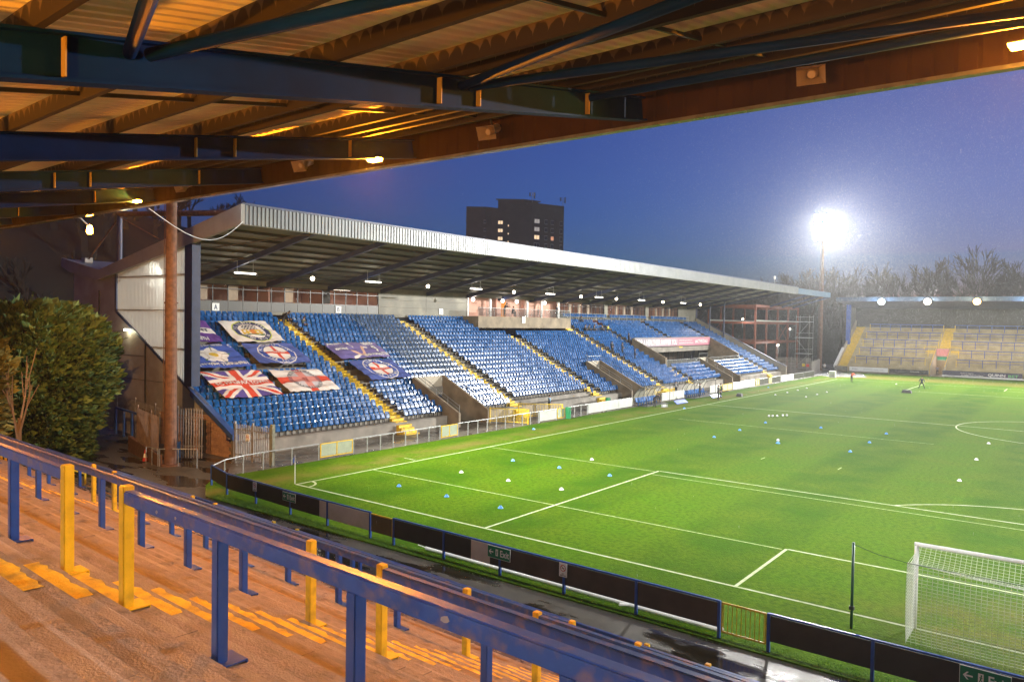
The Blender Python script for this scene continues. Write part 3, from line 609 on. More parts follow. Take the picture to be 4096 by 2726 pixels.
def glazing(ya, yb, n, z0, z1, spand):
    w_ = (yb-ya)/n
    for i in range(n):
        a = ya+w_*i; f = MB().box(BX-0.06,BX+0.02,a,a+0.05,z0,z1).box(BX-0.06,BX+0.02,a+w_-0.03,a+w_,z0,z1).box(BX-0.06,BX+0.02,a+0.05,a+w_-0.03,z1-0.08,z1).box(BX-0.06,BX+0.02,a+0.05,a+w_-0.03,z0,z0+0.05).box(BX-0.06,BX+0.02,a+0.05,a+w_-0.03,z1-0.42,z1-0.36)
        o = sub('window', f, M_FRAME)
        g = ob('pane', MB().box(BX-0.03,BX-0.02,a+0.05,a+w_-0.03,z0+0.05,z1-0.08), M_WGLASS, parent=o)
        if i in (2,4,6,10,13): ob('blind', MB().box(BX-0.2,BX-0.18,a+0.1,a+w_*0.75,z0+0.1,z1-0.12), M_BLIND[i % 2], parent=o)
        if spand: sub('spandrel_panel', MB().box(BX-0.05,BX+0.015,a+0.015,a+w_-0.015,9.33,z0-0.01), M_PANELGREY)
M_WGLASS = mat('window_glass', (0.02,0.02,0.025), 0.03, var=0, alpha=0.12); M_BLIND = [mat('cream_blind',(0.5,0.38,0.28),0.8), mat('dark_blind',(0.05,0.045,0.04),0.8)]
glazing(3.2,29.0,18,10.15,11.6,True)
sub('spandrel_backing', MB().box(BX-0.15,BX-0.06,3.2,29,9.3,10.1), M_FRAME)
for i in range(3):
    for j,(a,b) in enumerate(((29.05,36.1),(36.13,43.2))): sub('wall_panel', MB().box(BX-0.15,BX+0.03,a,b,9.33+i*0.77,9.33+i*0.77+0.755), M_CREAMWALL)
# balcony boxes
sub('balcony', MB().box(BX+0.1,-55.95,42.2,61.8,8.0,9.30).box(BX-0.1,-56.0,42.2,61.8,9.30,9.36), M_VOM)
sub('box_column', MB().box(BX-0.1,BX+0.1,43.1,43.3,9.36,11.6).box(BX-0.1,BX+0.1,47.3,47.6,9.36,11.6).box(BX-0.1,BX+0.1,55.0,55.3,9.36,11.6).box(BX-0.1,BX+0.1,58.3,58.55,9.36,11.6).box(BX-0.1,BX+0.1,62.2,62.7,9.36,11.6), M_WHITE)
sub('box_back_wall', MB().box(BX-0.9,BX-0.75,43.3,62.3,9.3,11.7), M_ROOM)
sub('door', MB().box(BX-0.74,BX-0.70,50.6,51.5,9.36,11.3), glow('lit_doorway',(1.0,0.35,0.08),1.1))
for i,y in enumerate((43.94,49.69,52.62,58.86)):
    o = sub('globe_lamp', MB().sphere((BX+0.2,y,11.35),0.22,12,8), glow('globe_glow_%d' % i,(1.0,0.95,0.95),9) if i == 0 else bpy.data.materials['globe_glow_0'], smooth=True)
    light('POINT',(BX+0.55,y,11.3),45,(1.0,0.88,0.82),ms,'globe_light',shadow_soft_size=0.2)
bal = MB()
for i in range(14): y = 42.2+19.6*i/13; bal.tube((-56.0,y,9.36),(-56.0,y,10.35),0.02)
bal.path([(-56.0,42.2,10.35),(-56.0,61.8,10.35)],0.03); sub('balcony_rail', bal, M_GALV)
for i in range(6): ob('glass_panel', MB().box(-56.01,-55.99,42.3+3.25*i,45.4+3.25*i,9.42,10.28), M_GLASS, parent=ms).matrix_parent_inverse = Matrix.Translation(-ms_off)
glazing(62.7,75.0,10,9.9,11.5,False); glazing(76.0,88.4,10,9.9,11.5,False); glazing(89.6,101,9,9.9,11.5,False)
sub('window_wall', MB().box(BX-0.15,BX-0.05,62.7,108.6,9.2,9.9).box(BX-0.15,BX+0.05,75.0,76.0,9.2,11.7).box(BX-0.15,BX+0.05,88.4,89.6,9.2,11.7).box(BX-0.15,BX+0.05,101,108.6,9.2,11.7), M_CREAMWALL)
wr = MB()
for i in range(19): y = 62.3+42*i/18; wr.tube((-57.9,y,9.0),(-57.9,y,10.1),0.02)
for z in (9.6,10.1): wr.path([(-57.9,62.3,z),(-57.9,104.3,z)],0.022)
sub('walkway_rail', wr, M_GALV)
# ---- lounge box under the pink banner
a,b = VOID[0],VOID[1]; xl0, xl1 = XF-RD_*VOID[2], XF-RD_*VOID[3]
sub('lounge_floor', MB().box(xl1-3,xl0,a+0.3,b-0.3,2.6,2.85), M_STANDCONC)
sub('lounge_side_wall', MB().prism([(xl0+0.2,a,2.3),(xl0+0.2,a,4.1),(xl1-0.3,a,6.7),(xl1-0.3,a,2.3)],(0,0.3,0)), M_VOM)
sub('lounge_side_wall', MB().prism([(xl0+0.2,b,2.3),(xl0+0.2,b,4.1),(xl1-0.3,b,6.7),(xl1-0.3,b,2.3)],(0,-0.3,0)), M_VOM)
sub('lounge_lintel', MB().box(xl1-0.25,xl1-0.05,a+0.3,b-0.3,5.35,6.75), M_STANDCONC)
lg = MB()
for i in range(16): y = a+1.5+ (b-a-3)*i/15; lg.box(xl1-1.6,xl1-1.5,y,y+0.06,2.85,5.4)
sub('lounge_mullion', lg, M_FRAME)
sub('lounge_glass', MB().box(xl1-1.58,xl1-1.56,a+0.4,b-0.4,2.85,5.4), M_WGLASS); sub('lounge_back', MB().box(xl1-5,xl1-4.9,a,b,2.8,5.5), mat('dim_lounge_wall',(0.10,0.07,0.05),0.8)); sub('lounge_ceiling', MB().box(xl1-5,xl1-0.3,a+0.3,b-0.3,5.42,5.5), M_FRAME)
gr = MB()
for s,e in ((a+0.4,82.3),(86.2,b-0.4)):
    n = 7
    for i in range(n+1): y = s+(e-s)*i/n; gr.tube((xl0+0.25,y,2.6),(xl0+0.25,y,3.75),0.025)
    gr.path([(xl0+0.25,s,3.75),(xl0+0.25,e,3.75)],0.03)
    o = sub('glass_balustrade', MB().box(xl0+0.24,xl0+0.26,s,e,2.9,3.65), M_GLASS)
sub('balustrade_rail', gr, M_GALV); sub('balustrade_wall', MB().box(xl0+0.05,xl0+0.45,a+0.3,82.5,1.9,2.85).box(xl0+0.05,xl0+0.45,86.1,b-0.3,1.9,2.85), M_STANDCONC)
# far end sloping wall and column
fe = [(XF+0.9,108.6,-0.2),(XF+0.9,108.6,1.7),(XF-0.2,108.6,2.2),(-58.4,108.6,10.0),(-58.4,108.6,-0.2)]
sub('far_end_wall', MB().prism(fe,(0,0.3,0)), M_PALEWALL); sub('far_end_coping', MB().prism([(XF+0.9,108.55,1.71),(XF-0.2,108.55,2.21),(-58.4,108.55,10.01),(-58.4,108.55,10.1),(XF-0.2,108.55,2.3),(XF+0.9,108.55,1.8)],(0,0.4,0)), M_NAVY)
sub('support_post', MB().tube((-55.2,107.5,6.5),(-55.2,107.5,12.6),0.13).tube((-52.6,107.8,5.4),(-52.6,107.8,13.1),0.14), M_NAVY)
sub('far_column', MB().box(-59.0,-58.4,108.7,109.2,0,12.1), M_NAVY)
# ---- hanging lamps under the roof
LY = [9.2,15.6,22.4,29.6,37.0,43.7,51.0,58.0,62.5,67.2,74.6,81.6,88.9,95.7]
for i, y in enumerate(LY):
    if i % 2 == 0:
        t = empty('strip_lamp', f'white strip lamp under the grandstand roof, {nth(i//2+1)} strip from the near end', 'lamp', (-52,y,12.2), 'strip lamps under the grandstand roof')
        ob('housing', MB().cbox((0,0,0.06),(0.14,1.9,0.06)).tube((0,-0.7,0.08),(0,-0.7,1.0),0.01,n=4).tube((0,0.7,0.08),(0,0.7,1.0),0.01,n=4), M_WHITE, parent=t); ob('tube', MB().cbox((0,0,0),(0.13,1.8,0.06)), E_STRIP, parent=t)
        light('POINT',(-52,y,12.05),P_STRIP,(1.0,0.93,0.78),t,'strip_light',shadow_soft_size=0.4)
    else:
        t = empty('bulb_lamp', f'round warm lamp under the grandstand roof, {nth(i//2+1)} round lamp from the near end', 'lamp', (-52,y,12.15), 'round lamps under the grandstand roof')
        ob('bulb', MB().sphere((0,0,0),0.17,12,8), E_BULB, parent=t, smooth=True); ob('stem', MB().tube((0,0,0.16),(0,0,1.1),0.02,n=5).tube((0,0,0.15),(0,0,0.25),0.09,0.05), M_BLACK, parent=t)
        light('POINT',(-51.9,y,11.9),P_BULB,(1.0,0.88,0.68),t,'bulb_light',shadow_soft_size=0.2)
t = empty('end_lamp', 'lamp glowing behind the translucent cladding of the end wall', 'lamp', (-50.6,3.0,12.2)); ob('housing', MB().cbox((0,0,0),(0.5,0.14,0.1)), M_WHITE, parent=t)
light('SPOT',(-51.4,3.4,12.4),500,(1.0,0.97,0.88),t,'end_light',shadow_soft_size=0.1,spot_size=R(120),spot_blend=0.5,aim=(-52.3,2.0,10.6))
# block letters
for ch, y, x, z in (('A',10.63,BX,9.63),('B',23.75,BX,9.70),('C',38.49,BX+0.04,9.78),('D',50.93,-55.95,9.02)):
    t = empty('block_sign', f'white sign with a dark letter {ch} on the back wall of the grandstand', 'sign', (x+0.05,y,z), 'block letter signs')
    ob('plate', MB().cbox((0,0,0),(0.03,0.66,0.66 if ch != 'D' else 0.8)), M_WHITE, parent=t)
    ob('letter', plane_text(MB(), ch, (0.018,0,0), (0,1,0), (0,0,1), 0.34, 0.46, 0, 0.03), mat('navy_print',(0.02,0.03,0.08),0.5) if ch == 'A' else bpy.data.materials['navy_print'], parent=t)
# lounge banner
t = empty('lounge_banner', 'long pink and grey banner over the lounge box reading healthier happier you', 'banner', (xl1+0.0,84.8,6.0))
yb0, yb1 = 71.4, 98.3; mb = MB(); mb.c = []; n = 54
for i in range(n):
    f = i/(n-1); y = yb0+(yb1-yb0)*i/n; y2 = yb0+(yb1-yb0)*(i+1)/n
    mb.face([(0,y-84.8,-0.62),(0,y2-84.8,-0.62),(0,y2-84.8,0.66),(0,y-84.8,0.66)]); g_ = max(0,min(1,(f-0.15)/0.75)); mb.c.append((0.22+0.25*g_,0.19-0.02*g_,0.23+0.0*g_,1))
M_PRINT = attr_mat('printed_vinyl', 0.55)
ob('sheet', mb, M_PRINT, parent=t)
tx = MB(); plane_text(tx,'FOR A HEALTHIER HAPPIER YOU',(0.02,78.6-84.8,0.0),(0,1,0),(0,0,1),13.2,0.85,0,0.02); plane_text(tx,'calderdale.gov.uk/sport',(0.02,88.4-84.8,0.22),(0,1,0),(0,0,1),5.0,0.22); plane_text(tx,'calderdale.gov.uk/wellbeing',(0.02,88.6-84.8,-0.2),(0,1,0),(0,0,1),5.4,0.22); plane_text(tx,'#ACTIVECDALE',(0.02,94.6-84.8,0.0),(0,1,0),(0,0,1),5.0,0.62)
ob('lettering', tx, M_WHITE, parent=t)

# ------------------------------------------------------------------ seats
BAN = [(9.15,13.7,-56.0,-52.75),(5.0,8.1,-56.0,-52.85),(3.7,8.2,-52.5,-49.4),(9.1,13.8,-52.45,-49.6),(3.7,8.35,-48.9,-45.7),(9.05,13.6,-48.8,-45.85),(17.05,22.9,-52.45,-50.0),(17.5,22.3,-49.6,-46.75)]
def seat_parts():
    back = MB(); W_ = 0.215
    pr = [(-0.10,0.42),(-0.125,0.50),(-0.165,0.66),(-0.205,0.80),(-0.235,0.845),(-0.265,0.83)]
    for (x0,z0),(x1,z1) in zip(pr[:-1],pr[1:]):
        w0 = W_ if z0 < 0.7 else W_-0.02*(z0-0.7)/0.14; w1 = W_ if z1 < 0.7 else W_-0.02*(z1-0.7)/0.14
        for y0,y1,d0,d1 in ((-1,-0.6,0.035,0.0),(-0.6,0.6,0.0,0.0),(0.6,1,0.0,0.035)): back.face([(x0+d0,y0*w0,z0),(x0+d1,y1*w0,z0),(x1+d1,y1*w1,z1),(x1+d0,y0*w1,z1)])
    pan = MB(); pq = [(0.02,0.36),(-0.005,0.42),(-0.045,0.60),(-0.075,0.70),(-0.10,0.715),(-0.115,0.69)]
    for (x0,z0),(x1,z1) in zip(pq[:-1],pq[1:]):
        for y0,y1,d0,d1 in ((-1,-0.65,-0.03,0.012),(-0.65,0.65,0.012,0.012),(0.65,1,0.012,-0.03)): pan.face([(x0+d0,y0*0.195,z0),(x0+d1,y1*0.195,z0),(x1+d1,y1*0.195,z1),(x1+d0,y0*0.195,z1)])
    pan.face([(0.02,-0.195,0.36),(0.02,0.195,0.36),(-0.10,0.18,0.38),(-0.10,-0.18,0.38)])
    br = MB().box(-0.20,-0.12,0.225,0.255,0.0,0.62).box(-0.16,0.0,0.22,0.25,0.36,0.42)
    return back, pan, br
SB, SP, SBR = seat_parts()
seats = []
for i in range(20):
    xs = XF-RD_*i-0.36
    if 5 <= i < 16: pass
    for a,b in row_spans(i):
        y = a+0.42
        n = 0
        while y < b-0.28:
            ok = all(abs(y-ya) > 0.86 for ya in AIS if not (VOID[2] <= i < VOID[3] and VOID[0] < ya < VOID[1]))
            if i < 2 and 32.6 < y < 46 and i == 0: ok = False
            if i == 0 and (y < 4.6): ok = False
            if any(ya+0.1 < y < yb-0.1 and xa+0.25 < xs < xb-0.3 for ya,yb,xa,xb in BAN): ok = False
            if ok: seats.append((i, y, xs))
            y += 0.50
for s,e in ((63.2,74.8),(76.2,88.2),(89.8,103.5)):
    y = s
    while y < e: seats.append((20, y, BX+0.55)); y += 0.5
def zseat(i): return tz(i) if i < 20 else 9.22
def dist(s): return math.dist((s[2],s[1],zseat(s[0])),(0.1,-24.86,8.87))
front = sorted((s for s in seats if s[0] < 9), key=dist)[:300]
fset = set(front)
meB, meP, meR = SB.mesh('backrest', M_SEAT, True), SP.mesh('seat_pan', M_SEAT, True), SBR.mesh('bracket', M_BLACK)
byrow = {}
for s in sorted(seats): byrow.setdefault(s[0], []).append(s[1])
for s in sorted(front):
    k = byrow[s[0]].index(s[1])+1
    t = empty('stadium_seat', f'blue tip-up stadium seat, {nth(s[0]+1)} row from the pitch, {nth(k)} seat from the near end wall', 'seat', (s[2],s[1],zseat(s[0])), 'blue tip-up seats of the grandstand', rz=random.uniform(-0.02,0.02))
    ob('backrest', meB, parent=t); p = ob('seat_pan', meP, parent=t); ob('bracket', meR, parent=t)
    if random.random() < 0.03: p.rotation_euler[1] = R(8)
mass = MB(); vb = SB.v; 
for s in seats:
    if s in fset: continue
    x,y,z = s[2],s[1],zseat(s[0]); j = random.uniform(-0.012,0.012)
    mass.add([(a+x+j,b+y,c+z) for a,b,c in SB.v], SB.f, 0); mass.add([(a+x+j*2,b+y,c+z) for a,b,c in SP.v], SP.f, 0); mass.add([(a+x,b+y,c+z) for a,b,c in SBR.v], SBR.f, 1)
ob('distant_seats', mass, [M_SEAT, M_BLACK], kind='stuff', label='rows of blue tip-up seats farther along the grandstand', smooth=True)
# ------------------------------------------------------------------ banners laid over the seats
SQ = 0.75
def surf(x): return 0.85+0.5*(XF-x)+SQ
M_CLOTH = attr_mat('printed_cloth', 0.75)
def banner(label, c, colfn, texts, n=(96,64), seed=1):
    """c: corners TL,TR,BR,BL as (x,y); colfn(u,v) gives the printed colour"""
    rnd = random.Random(seed); ph = [rnd.uniform(0,6.28) for _ in range(6)]
    def P(u,v,e=0.0):
        x = (c[0][0]*(1-u)+c[1][0]*u)*(1-v)+(c[3][0]*(1-u)+c[2][0]*u)*v; y = (c[0][1]*(1-u)+c[1][1]*u)*(1-v)+(c[3][1]*(1-u)+c[2][1]*u)*v
        wv = 0.030*math.sin(9*u+5*v+ph[0])+0.018*math.sin(23*u-11*v+ph[1])+0.016*math.sin(17*v+6*u+ph[2])+0.03*math.sin(v*25.0+ph[3])*abs(math.sin(u*5+ph[4]))+0.02*math.sin(u*41+3*math.sin(v*4)+ph[5])*(v**2)
        edge = min(u,1-u,v,1-v); sag = -0.05*max(0,1-edge*12)
        return Vector((x,y,surf(x)+0.13+wv+sag))+Vector((0.447,0,0.894))*e
    cx = sum(q[0] for q in c)/4; cyy = sum(q[1] for q in c)/4; org = Vector((cx,cyy,surf(cx)))
    t = empty('banner', label, 'banner', org, 'banners laid over the seats')
    mb = MB(); mb.c = []; nu, nv = n
    V = [P(i/nu,j/nv)-org for j in range(nv+1) for i in range(nu+1)]; F_ = []
    for j in range(nv):
        for i in range(nu):
            F_.append((j*(nu+1)+i,j*(nu+1)+i+1,(j+1)*(nu+1)+i+1,(j+1)*(nu+1)+i)); q = colfn((i+0.5)/nu,(j+0.5)/nv); mb.c.append((q[0],q[1],q[2],1))
    mb.add(V, F_); o = ob('cloth', mb, M_CLOTH, parent=t, smooth=True)
    wdt = (Vector(c[1])-Vector(c[0])).length; hgt = (Vector(c[3])-Vector(c[0])).length*1.118
    for body, u, v, tw, th_, m, arc in texts:
        tm = MB()
        if arc is None:
            vs, fs = text_fit(body, tw, th_, 0.03); tm.add([P(u+a, v-b, 0.035)-org for a,b in vs], fs)
        else:                                       # letters round a ring: arc = (radius_u, radius_v, start, end) in radians, 0 = up
            ru, rv, a0, a1 = arc; nl = len(body); flip = -1 if (a1 < a0) else 1
            for k, ch in enumerate(body):
                if ch == ' ': continue
                a = a0+(a1-a0)*(k+0.5)/nl; vs, fs = text_fit(ch, tw, th_, 0.03)
                sa, ca = math.sin(a), math.cos(a); up = (1 if flip > 0 else -1)
                q = []
                for x_, y_ in vs:
                    rr = y_*up; tt = x_*up; q.append(P(u+(ru*(1+rr/ rv if rv else 1))*sa+tt*ca, v-(rv+rr)*ca+tt*sa*(rv/ru), 0.03)-org)
                tm.add(q, fs)
        ob('lettering', tm, m, parent=t)
    return t
WH=(0.72,0.64,0.58); BL=(0.035,0.075,0.33); NV=(0.03,0.035,0.12); RE=(0.62,0.06,0.025); PU=(0.11,0.035,0.22); GO=(0.62,0.38,0.03); GR=(0.05,0.15,0.03); YG=(0.50,0.55,0.05)
T_WH = mat('white_print', (0.72,0.68,0.64), 0.7, var=0); T_NV = mat('navy_cloth_print', (0.03,0.035,0.10), 0.7, var=0)
def ell(u,v,cu,cv,ru,rv): return math.hypot((u-cu)/ru,(v-cv)/rv)
def f_crest(u,v):
    e = ell(u,v,0.5,0.5,0.355,0.45)
    if e < 1.06 and e > 1.0: return YG
    if e <= 1.0 and e > 0.74: return NV
    if e <= 0.74:
        if v > 0.66: return GR if v < 0.72 and abs(u-0.5) < 0.2 else WH
        d = abs(u-0.5)
        if v > 0.46 and 0.05 < d < 0.22:           # two gold beasts either side
            if math.sin(u*70)+math.sin(v*55+u*20) > -0.5: return GO
        if d <= 0.05 and 0.46 < v < 0.66: return (0.6,0.2,0.05)
        if v <= 0.46 and d < 0.15 and v > 0.22 and math.sin(u*90)*math.cos(v*60) > -0.1: return (0.12,0.12,0.14)
    return WH
banner('white banner with a navy ringed club crest, upper row of banners', [(-55.95,9.27),(-56.0,13.77),(-52.75,13.5),(-52.77,9.08)], f_crest,
  [('FC HALIFAX TOWN',0.5,0.5,0.032,0.085,T_WH,(0.31,0.392,-1.35,1.35)),('SHAYMEN TILL I DIE',0.5,0.5,0.026,0.07,T_WH,(0.31,0.392,2.25+2.0,2.05))], seed=1)
def f_ht(u,v):
    if 0.38 < v < 0.62 and u > 0.35: return WH
    e = ell(u,v,0.28,0.5,0.30,0.45)
    if e < 1: return WH if abs(u-v*0.4-0.15) < 0.16 else BL
    return PU
banner('purple banner with the letters HT, cut off by the end column', [(-55.97,4.6),(-55.98,8.15),(-52.86,7.93),(-52.88,4.4)], f_ht, [('HT',0.74,0.5,0.26,0.15,T_NV,None),('FAITH',0.55,0.88,0.3,0.13,T_WH,None)], seed=2)
def f_rose(u,v):
    x,y = (u-0.5)/0.27,(v-0.5)/0.30; r = math.hypot(x,y); a = math.atan2(y,x)
    if r < 0.30: return GO
    pet = 0.78+0.22*abs(math.cos(2.5*a+0.3))
    if r < 0.55*pet+0.05: return (0.60,0.50,0.42) if r > 0.5*pet else WH
    if r < pet*1.02: return WH if abs(math.sin(2.5*a+0.3)) > 0.12 else (0.25,0.2,0.15)
    if r < 1.16 and abs(math.sin(2.5*a+0.3)) < 0.14: return GR
    return BL
banner('blue banner with a white rose reading in West Yorkshire', [(-52.44,3.7),(-52.54,8.17),(-49.41,8.2),(-49.4,3.73)], f_rose,
  [('BORN AND BRED',0.46,0.10,0.72,0.10,T_WH,None),('IN WEST YORKSHIRE',0.52,0.89,0.80,0.11,T_WH,None),('C',0.95,0.10,0.06,0.13,T_WH,None),('H',0.06,0.93,0.06,0.11,T_WH,None),('T',0.95,0.90,0.05,0.12,T_WH,None)], seed=3)
def f_york(u,v):
    e = ell(u,v,0.5,0.5,0.33,0.47)
    if e < 0.70:
        if abs(u-0.5) < 0.028 or abs(v-0.5) < 0.055: return RE
        return WH
    if 0.97 < e < 1.03: return WH
    if e < 0.97: return NV if e < 0.74 else BL
    return (0.06,0.09,0.30)
for k,(c,lab) in enumerate((([(-52.48,9.18),(-52.45,13.82),(-49.55,13.83),(-49.64,9.09)],'blue banner with a red cross roundel beside the white rose banner'),([(-49.62,17.44),(-49.61,22.26),(-46.77,22.36),(-46.71,17.59)],'blue banner with a red cross roundel beside the stairway and vomitory'))):
    banner(lab, c, f_york, [('FC HALIFAX TOWN',0.5,0.5,0.030,0.09,T_WH,(0.285,0.40,-1.3,1.3)),('THE SHAYMEN',0.5,0.5,0.030,0.085,T_WH,(0.285,0.40,3.14+1.05,3.14-1.05)),('YORKSHIRE',0.5,0.5,0.30,0.05,T_WH,None)], seed=4+k)
def f_union(u,v):
    x,y = (u-0.5)*2,(v-0.5)*2
    if abs(y) < 0.20 or abs(x) < 0.13: return RE
    if abs(y) < 0.36 or abs(x) < 0.23: return WH
    d = abs(abs(y)-abs(x))
    d1 = (y-x) if x*y > 0 else (y+x)
    if abs(d1) < 0.09: return RE
    if abs(d1) < 0.26: return WH
    return (0.09,0.06,0.26)
banner('union flag banner reading FC Halifax Town, lowest row of banners', [(-48.92,3.66),(-48.9,8.4),(-45.71,8.28),(-45.73,3.72)], f_union, [('FC HALIFAX TOWN',0.5,0.5,0.88,0.13,T_WH,None)], seed=7)
def f_geo(u,v):
    e = ell(u,v,0.5,0.5,0.30,0.43); cross = abs(u-0.5) < 0.075 or abs(v-0.5) < 0.12
    if 0.78 < e < 1.0: return (0.30,0.10,0.10) if cross else (0.20,0.19,0.20)
    if e <= 0.78:
        if cross: return (0.60,0.22,0.18)
        return (0.16,0.14,0.26) if 0.4 < v < 0.62 else (0.5,0.45,0.46)
    return RE if cross else WH
banner('white banner with a red cross and grey roundel, lowest row of banners', [(-48.75,9.1),(-48.65,13.64),(-45.8,13.51),(-45.94,9.05)], f_geo, [('FC HALIFAX TOWN',0.5,0.5,0.028,0.07,T_WH,(0.265,0.38,-1.3,1.3)),('THE SHAYMEN',0.5,0.5,0.03,0.07,T_WH,(0.265,0.38,3.14+1.05,3.14-1.05)),('FC HT',0.5,0.55,0.09,0.2,mat('dark_red_print',(0.3,0.04,0.04),0.7),None)], seed=8)
SK = (0.62,0.36,0.25)
def f_dean(u,v):
    base = (0.13+0.03*u,0.10+0.02*u,0.25+0.05*v)
    def seg(x0,y0,x1,y1,r):
        dx,dy = x1-x0,y1-y0; t = max(0,min(1,((u-x0)*dx+(v-y0)*dy)/(dx*dx+dy*dy))); return math.hypot(u-x0-t*dx,(v-y0-t*dy)*0.45) < r
    if seg(0.30,0.95,0.42,0.85,0.03) : return WH
    if seg(0.36,0.60,0.52,0.85,0.035): return SK
    if seg(0.52,0.85,0.63,0.35,0.025): return SK
    if seg(0.63,0.35,0.70,0.38,0.025): return WH
    if ell(u,v,0.42,0.08,0.03,0.09) < 1: return WH
    if seg(0.42,0.15,0.44,0.4,0.008): return WH
    return base
banner('violet banner with a kneeling figure and the number nine', [(-52.4,17.06),(-52.5,22.94),(-50.06,22.9),(-49.9,17.04)], f_dean, [('JAMES DEAN',0.15,0.12,0.26,0.12,T_WH,None),('GOAL',0.20,0.29,0.14,0.10,T_WH,None),('MACHINE',0.20,0.45,0.24,0.11,T_WH,None),('DEANO',0.80,0.15,0.22,0.15,T_WH,None),('9',0.84,0.52,0.08,0.46,T_WH,None),('NEVER FORGOTTEN',0.73,0.88,0.5,0.13,T_WH,None)], n=(110,56), seed=9)
# segregation netting over one block of seats
mb = MB()
c0 = [(-57.6,23.9),(-57.6,30.9),(-46.5,30.9),(-48.0,24.2)]
def NP(u,v):
    x = (c0[0][0]*(1-u)+c0[1][0]*u)*(1-v)+(c0[3][0]*(1-u)+c0[2][0]*u)*v; y = (c0[0][1]*(1-u)+c0[1][1]*u)*(1-v)+(c0[3][1]*(1-u)+c0[2][1]*u)*v
    return Vector((x,y,surf(x)+0.16+0.02*math.sin(u*14)*math.sin(v*19)))
nu, nv = 90, 150; rr = 0.010
for i in range(nu+1):
    for j in range(0,nv,3): mb.add([NP(i/nu,j/nv)-Vector((0,rr,0)),NP(i/nu,j/nv)+Vector((0,rr,0)),NP(i/nu,(j+3)/nv)+Vector((0,rr,0)),NP(i/nu,(j+3)/nv)-Vector((0,rr,0))],[(0,1,2,3)])
for j in range(nv+1):
    for i in range(0,nu,3): mb.add([NP(i/nu,j/nv)-Vector((rr,0,0)),NP(i/nu,j/nv)+Vector((rr,0,0)),NP((i+3)/nu,j/nv)+Vector((rr,0,0)),NP((i+3)/nu,j/nv)-Vector((rr,0,0))],[(0,1,2,3)])
ob('segregation_net', mb, mat('green_grey_net',(0.14,0.15,0.12),0.8), label='green-grey netting stretched over a block of seats beside the third stairway', cat='net')

# ------------------------------------------------------------------ barrier behind the goal
PB = [(-36.25,-3.0),(-33.75,-3.66),(-31.1,-3.80),(-28.2,-3.98),(-25.5,-4.08),(-22.75,-4.14),(-21.35,-4.18),(-18.65,-4.22),(-15.95,-4.28),(-13.25,-4.33),(-10.6,-4.36),(-7.97,-4.38),(-6.56,-4.40),(-3.95,-4.42),(-1.3,-4.44),(1.4,-4.46),(4.0,-4.48)]
kinds = ['D','D','D','D','W','Y','D','X','B','B','B','G','D','D','D','D']
pbr = empty('perimeter_barrier', 'low dark blue post and board barrier behind the goal line', 'barrier', (PB[7][0],PB[7][1],0))
def loc0(o, p): o.matrix_parent_inverse = p.matrix_basis.inverted(); return o
for i,(x,y) in enumerate(PB):
    if i == 6 or True: loc0(ob('post', MB().cbox((x,y,0.5),(0.08,0.08,1.12)), M_BLUEP, parent=pbr), pbr)
def bay(i, m, x_a=0.0, x_b=1.0, z0=0.30, z1=1.0, nm='board', th=0.02, dy=0.0):
    (xa,ya),(xb,yb) = PB[i],PB[i+1]; p = lambda f,z: Vector((xa+(xb-xa)*f,ya+(yb-ya)*f+dy,z))
    mb = MB(); L = math.hypot(xb-xa,yb-ya); e = 0.045/L
    a, b = max(x_a,e), min(x_b,1-e); mb.beam(p(a,(z0+z1)/2),p(b,(z0+z1)/2),th,z1-z0); return loc0(ob(nm, mb, m, parent=pbr), pbr)
for i,k in enumerate(kinds):
    (xa,ya),(xb,yb) = PB[i],PB[i+1]
    if k != 'G' and k != 'Y':
        loc0(ob('top_rail', MB().beam((xa,ya,1.045),(xb,yb,1.045),0.07,0.05), M_BLUEP, parent=pbr), pbr)
        loc0(ob('board_backing', MB().beam((xa+0.05,ya+0.03,0.66),(xb-0.05,yb+0.03,0.66),0.012,0.66), M_WHITE, parent=pbr), pbr)
    if k == 'D': bay(i, M_DARKBOARD)
    elif k == 'B': bay(i, M_BROWNBOARD)
    elif k == 'W':
        bay(i, M_WHITEBOARD); bay(i-1, M_WHITEBOARD, 0.80, 1.0, dy=-0.014)
    elif k == 'X': bay(i, M_DARKBOARD, 0, 0.5); bay(i, M_WHITEBOARD, 0.5, 0.83); bay(i, M_BROWNBOARD, 0.83, 1.0)
    elif k == 'Y':
        g_ = empty('gate', 'short solid board gate with yellow frame in the barrier behind the goal', 'gate', (xa,ya,0)); gv = Vector((xa,ya,0))
        ob('gate_board', MB().beam(Vector((0.06,0,0.64)),Vector((xb-xa-0.06,yb-ya,0.64)),0.02,0.68), mat('gold_brown_board',(0.09,0.065,0.03),0.6), parent=g_)
        ob('gate_frame', MB().beam((0.05,0,1.0),(xb-xa-0.05,yb-ya,1.0),0.04,0.05).beam((xb-xa-0.07,yb-ya,0.28),(xb-xa-0.07,yb-ya,0.97),0.04,0.04,up=(1,0,0)), M_YEL, parent=g_)
    elif k == 'G':
        g_ = empty('gate', 'open yellow barred gate in the barrier behind the goal', 'gate', (xa,ya,0)); dx,dy = xb-xa,yb-ya
        fr = MB().beam((0.07,0,1.02),(dx-0.07,dy,1.02),0.04,0.05).beam((0.07,0,0.2),(dx-0.07,dy,0.2),0.04,0.05).tube((0.08,0,0.2),(0.08,0,1.02),0.025).tube((dx-0.08,dy,0.2),(dx-0.08,dy,1.02),0.025); ob('gate_frame', fr, M_YEL, parent=g_)
        bme = MB().tube((0,0,0.22),(0,0,1.0),0.012,n=6).mesh('gate_bar', M_YEL)
        for q in range(1,11): f = q/11; ob('gate_bar', bme, parent=g_, loc=(dx*f,dy*f,0))
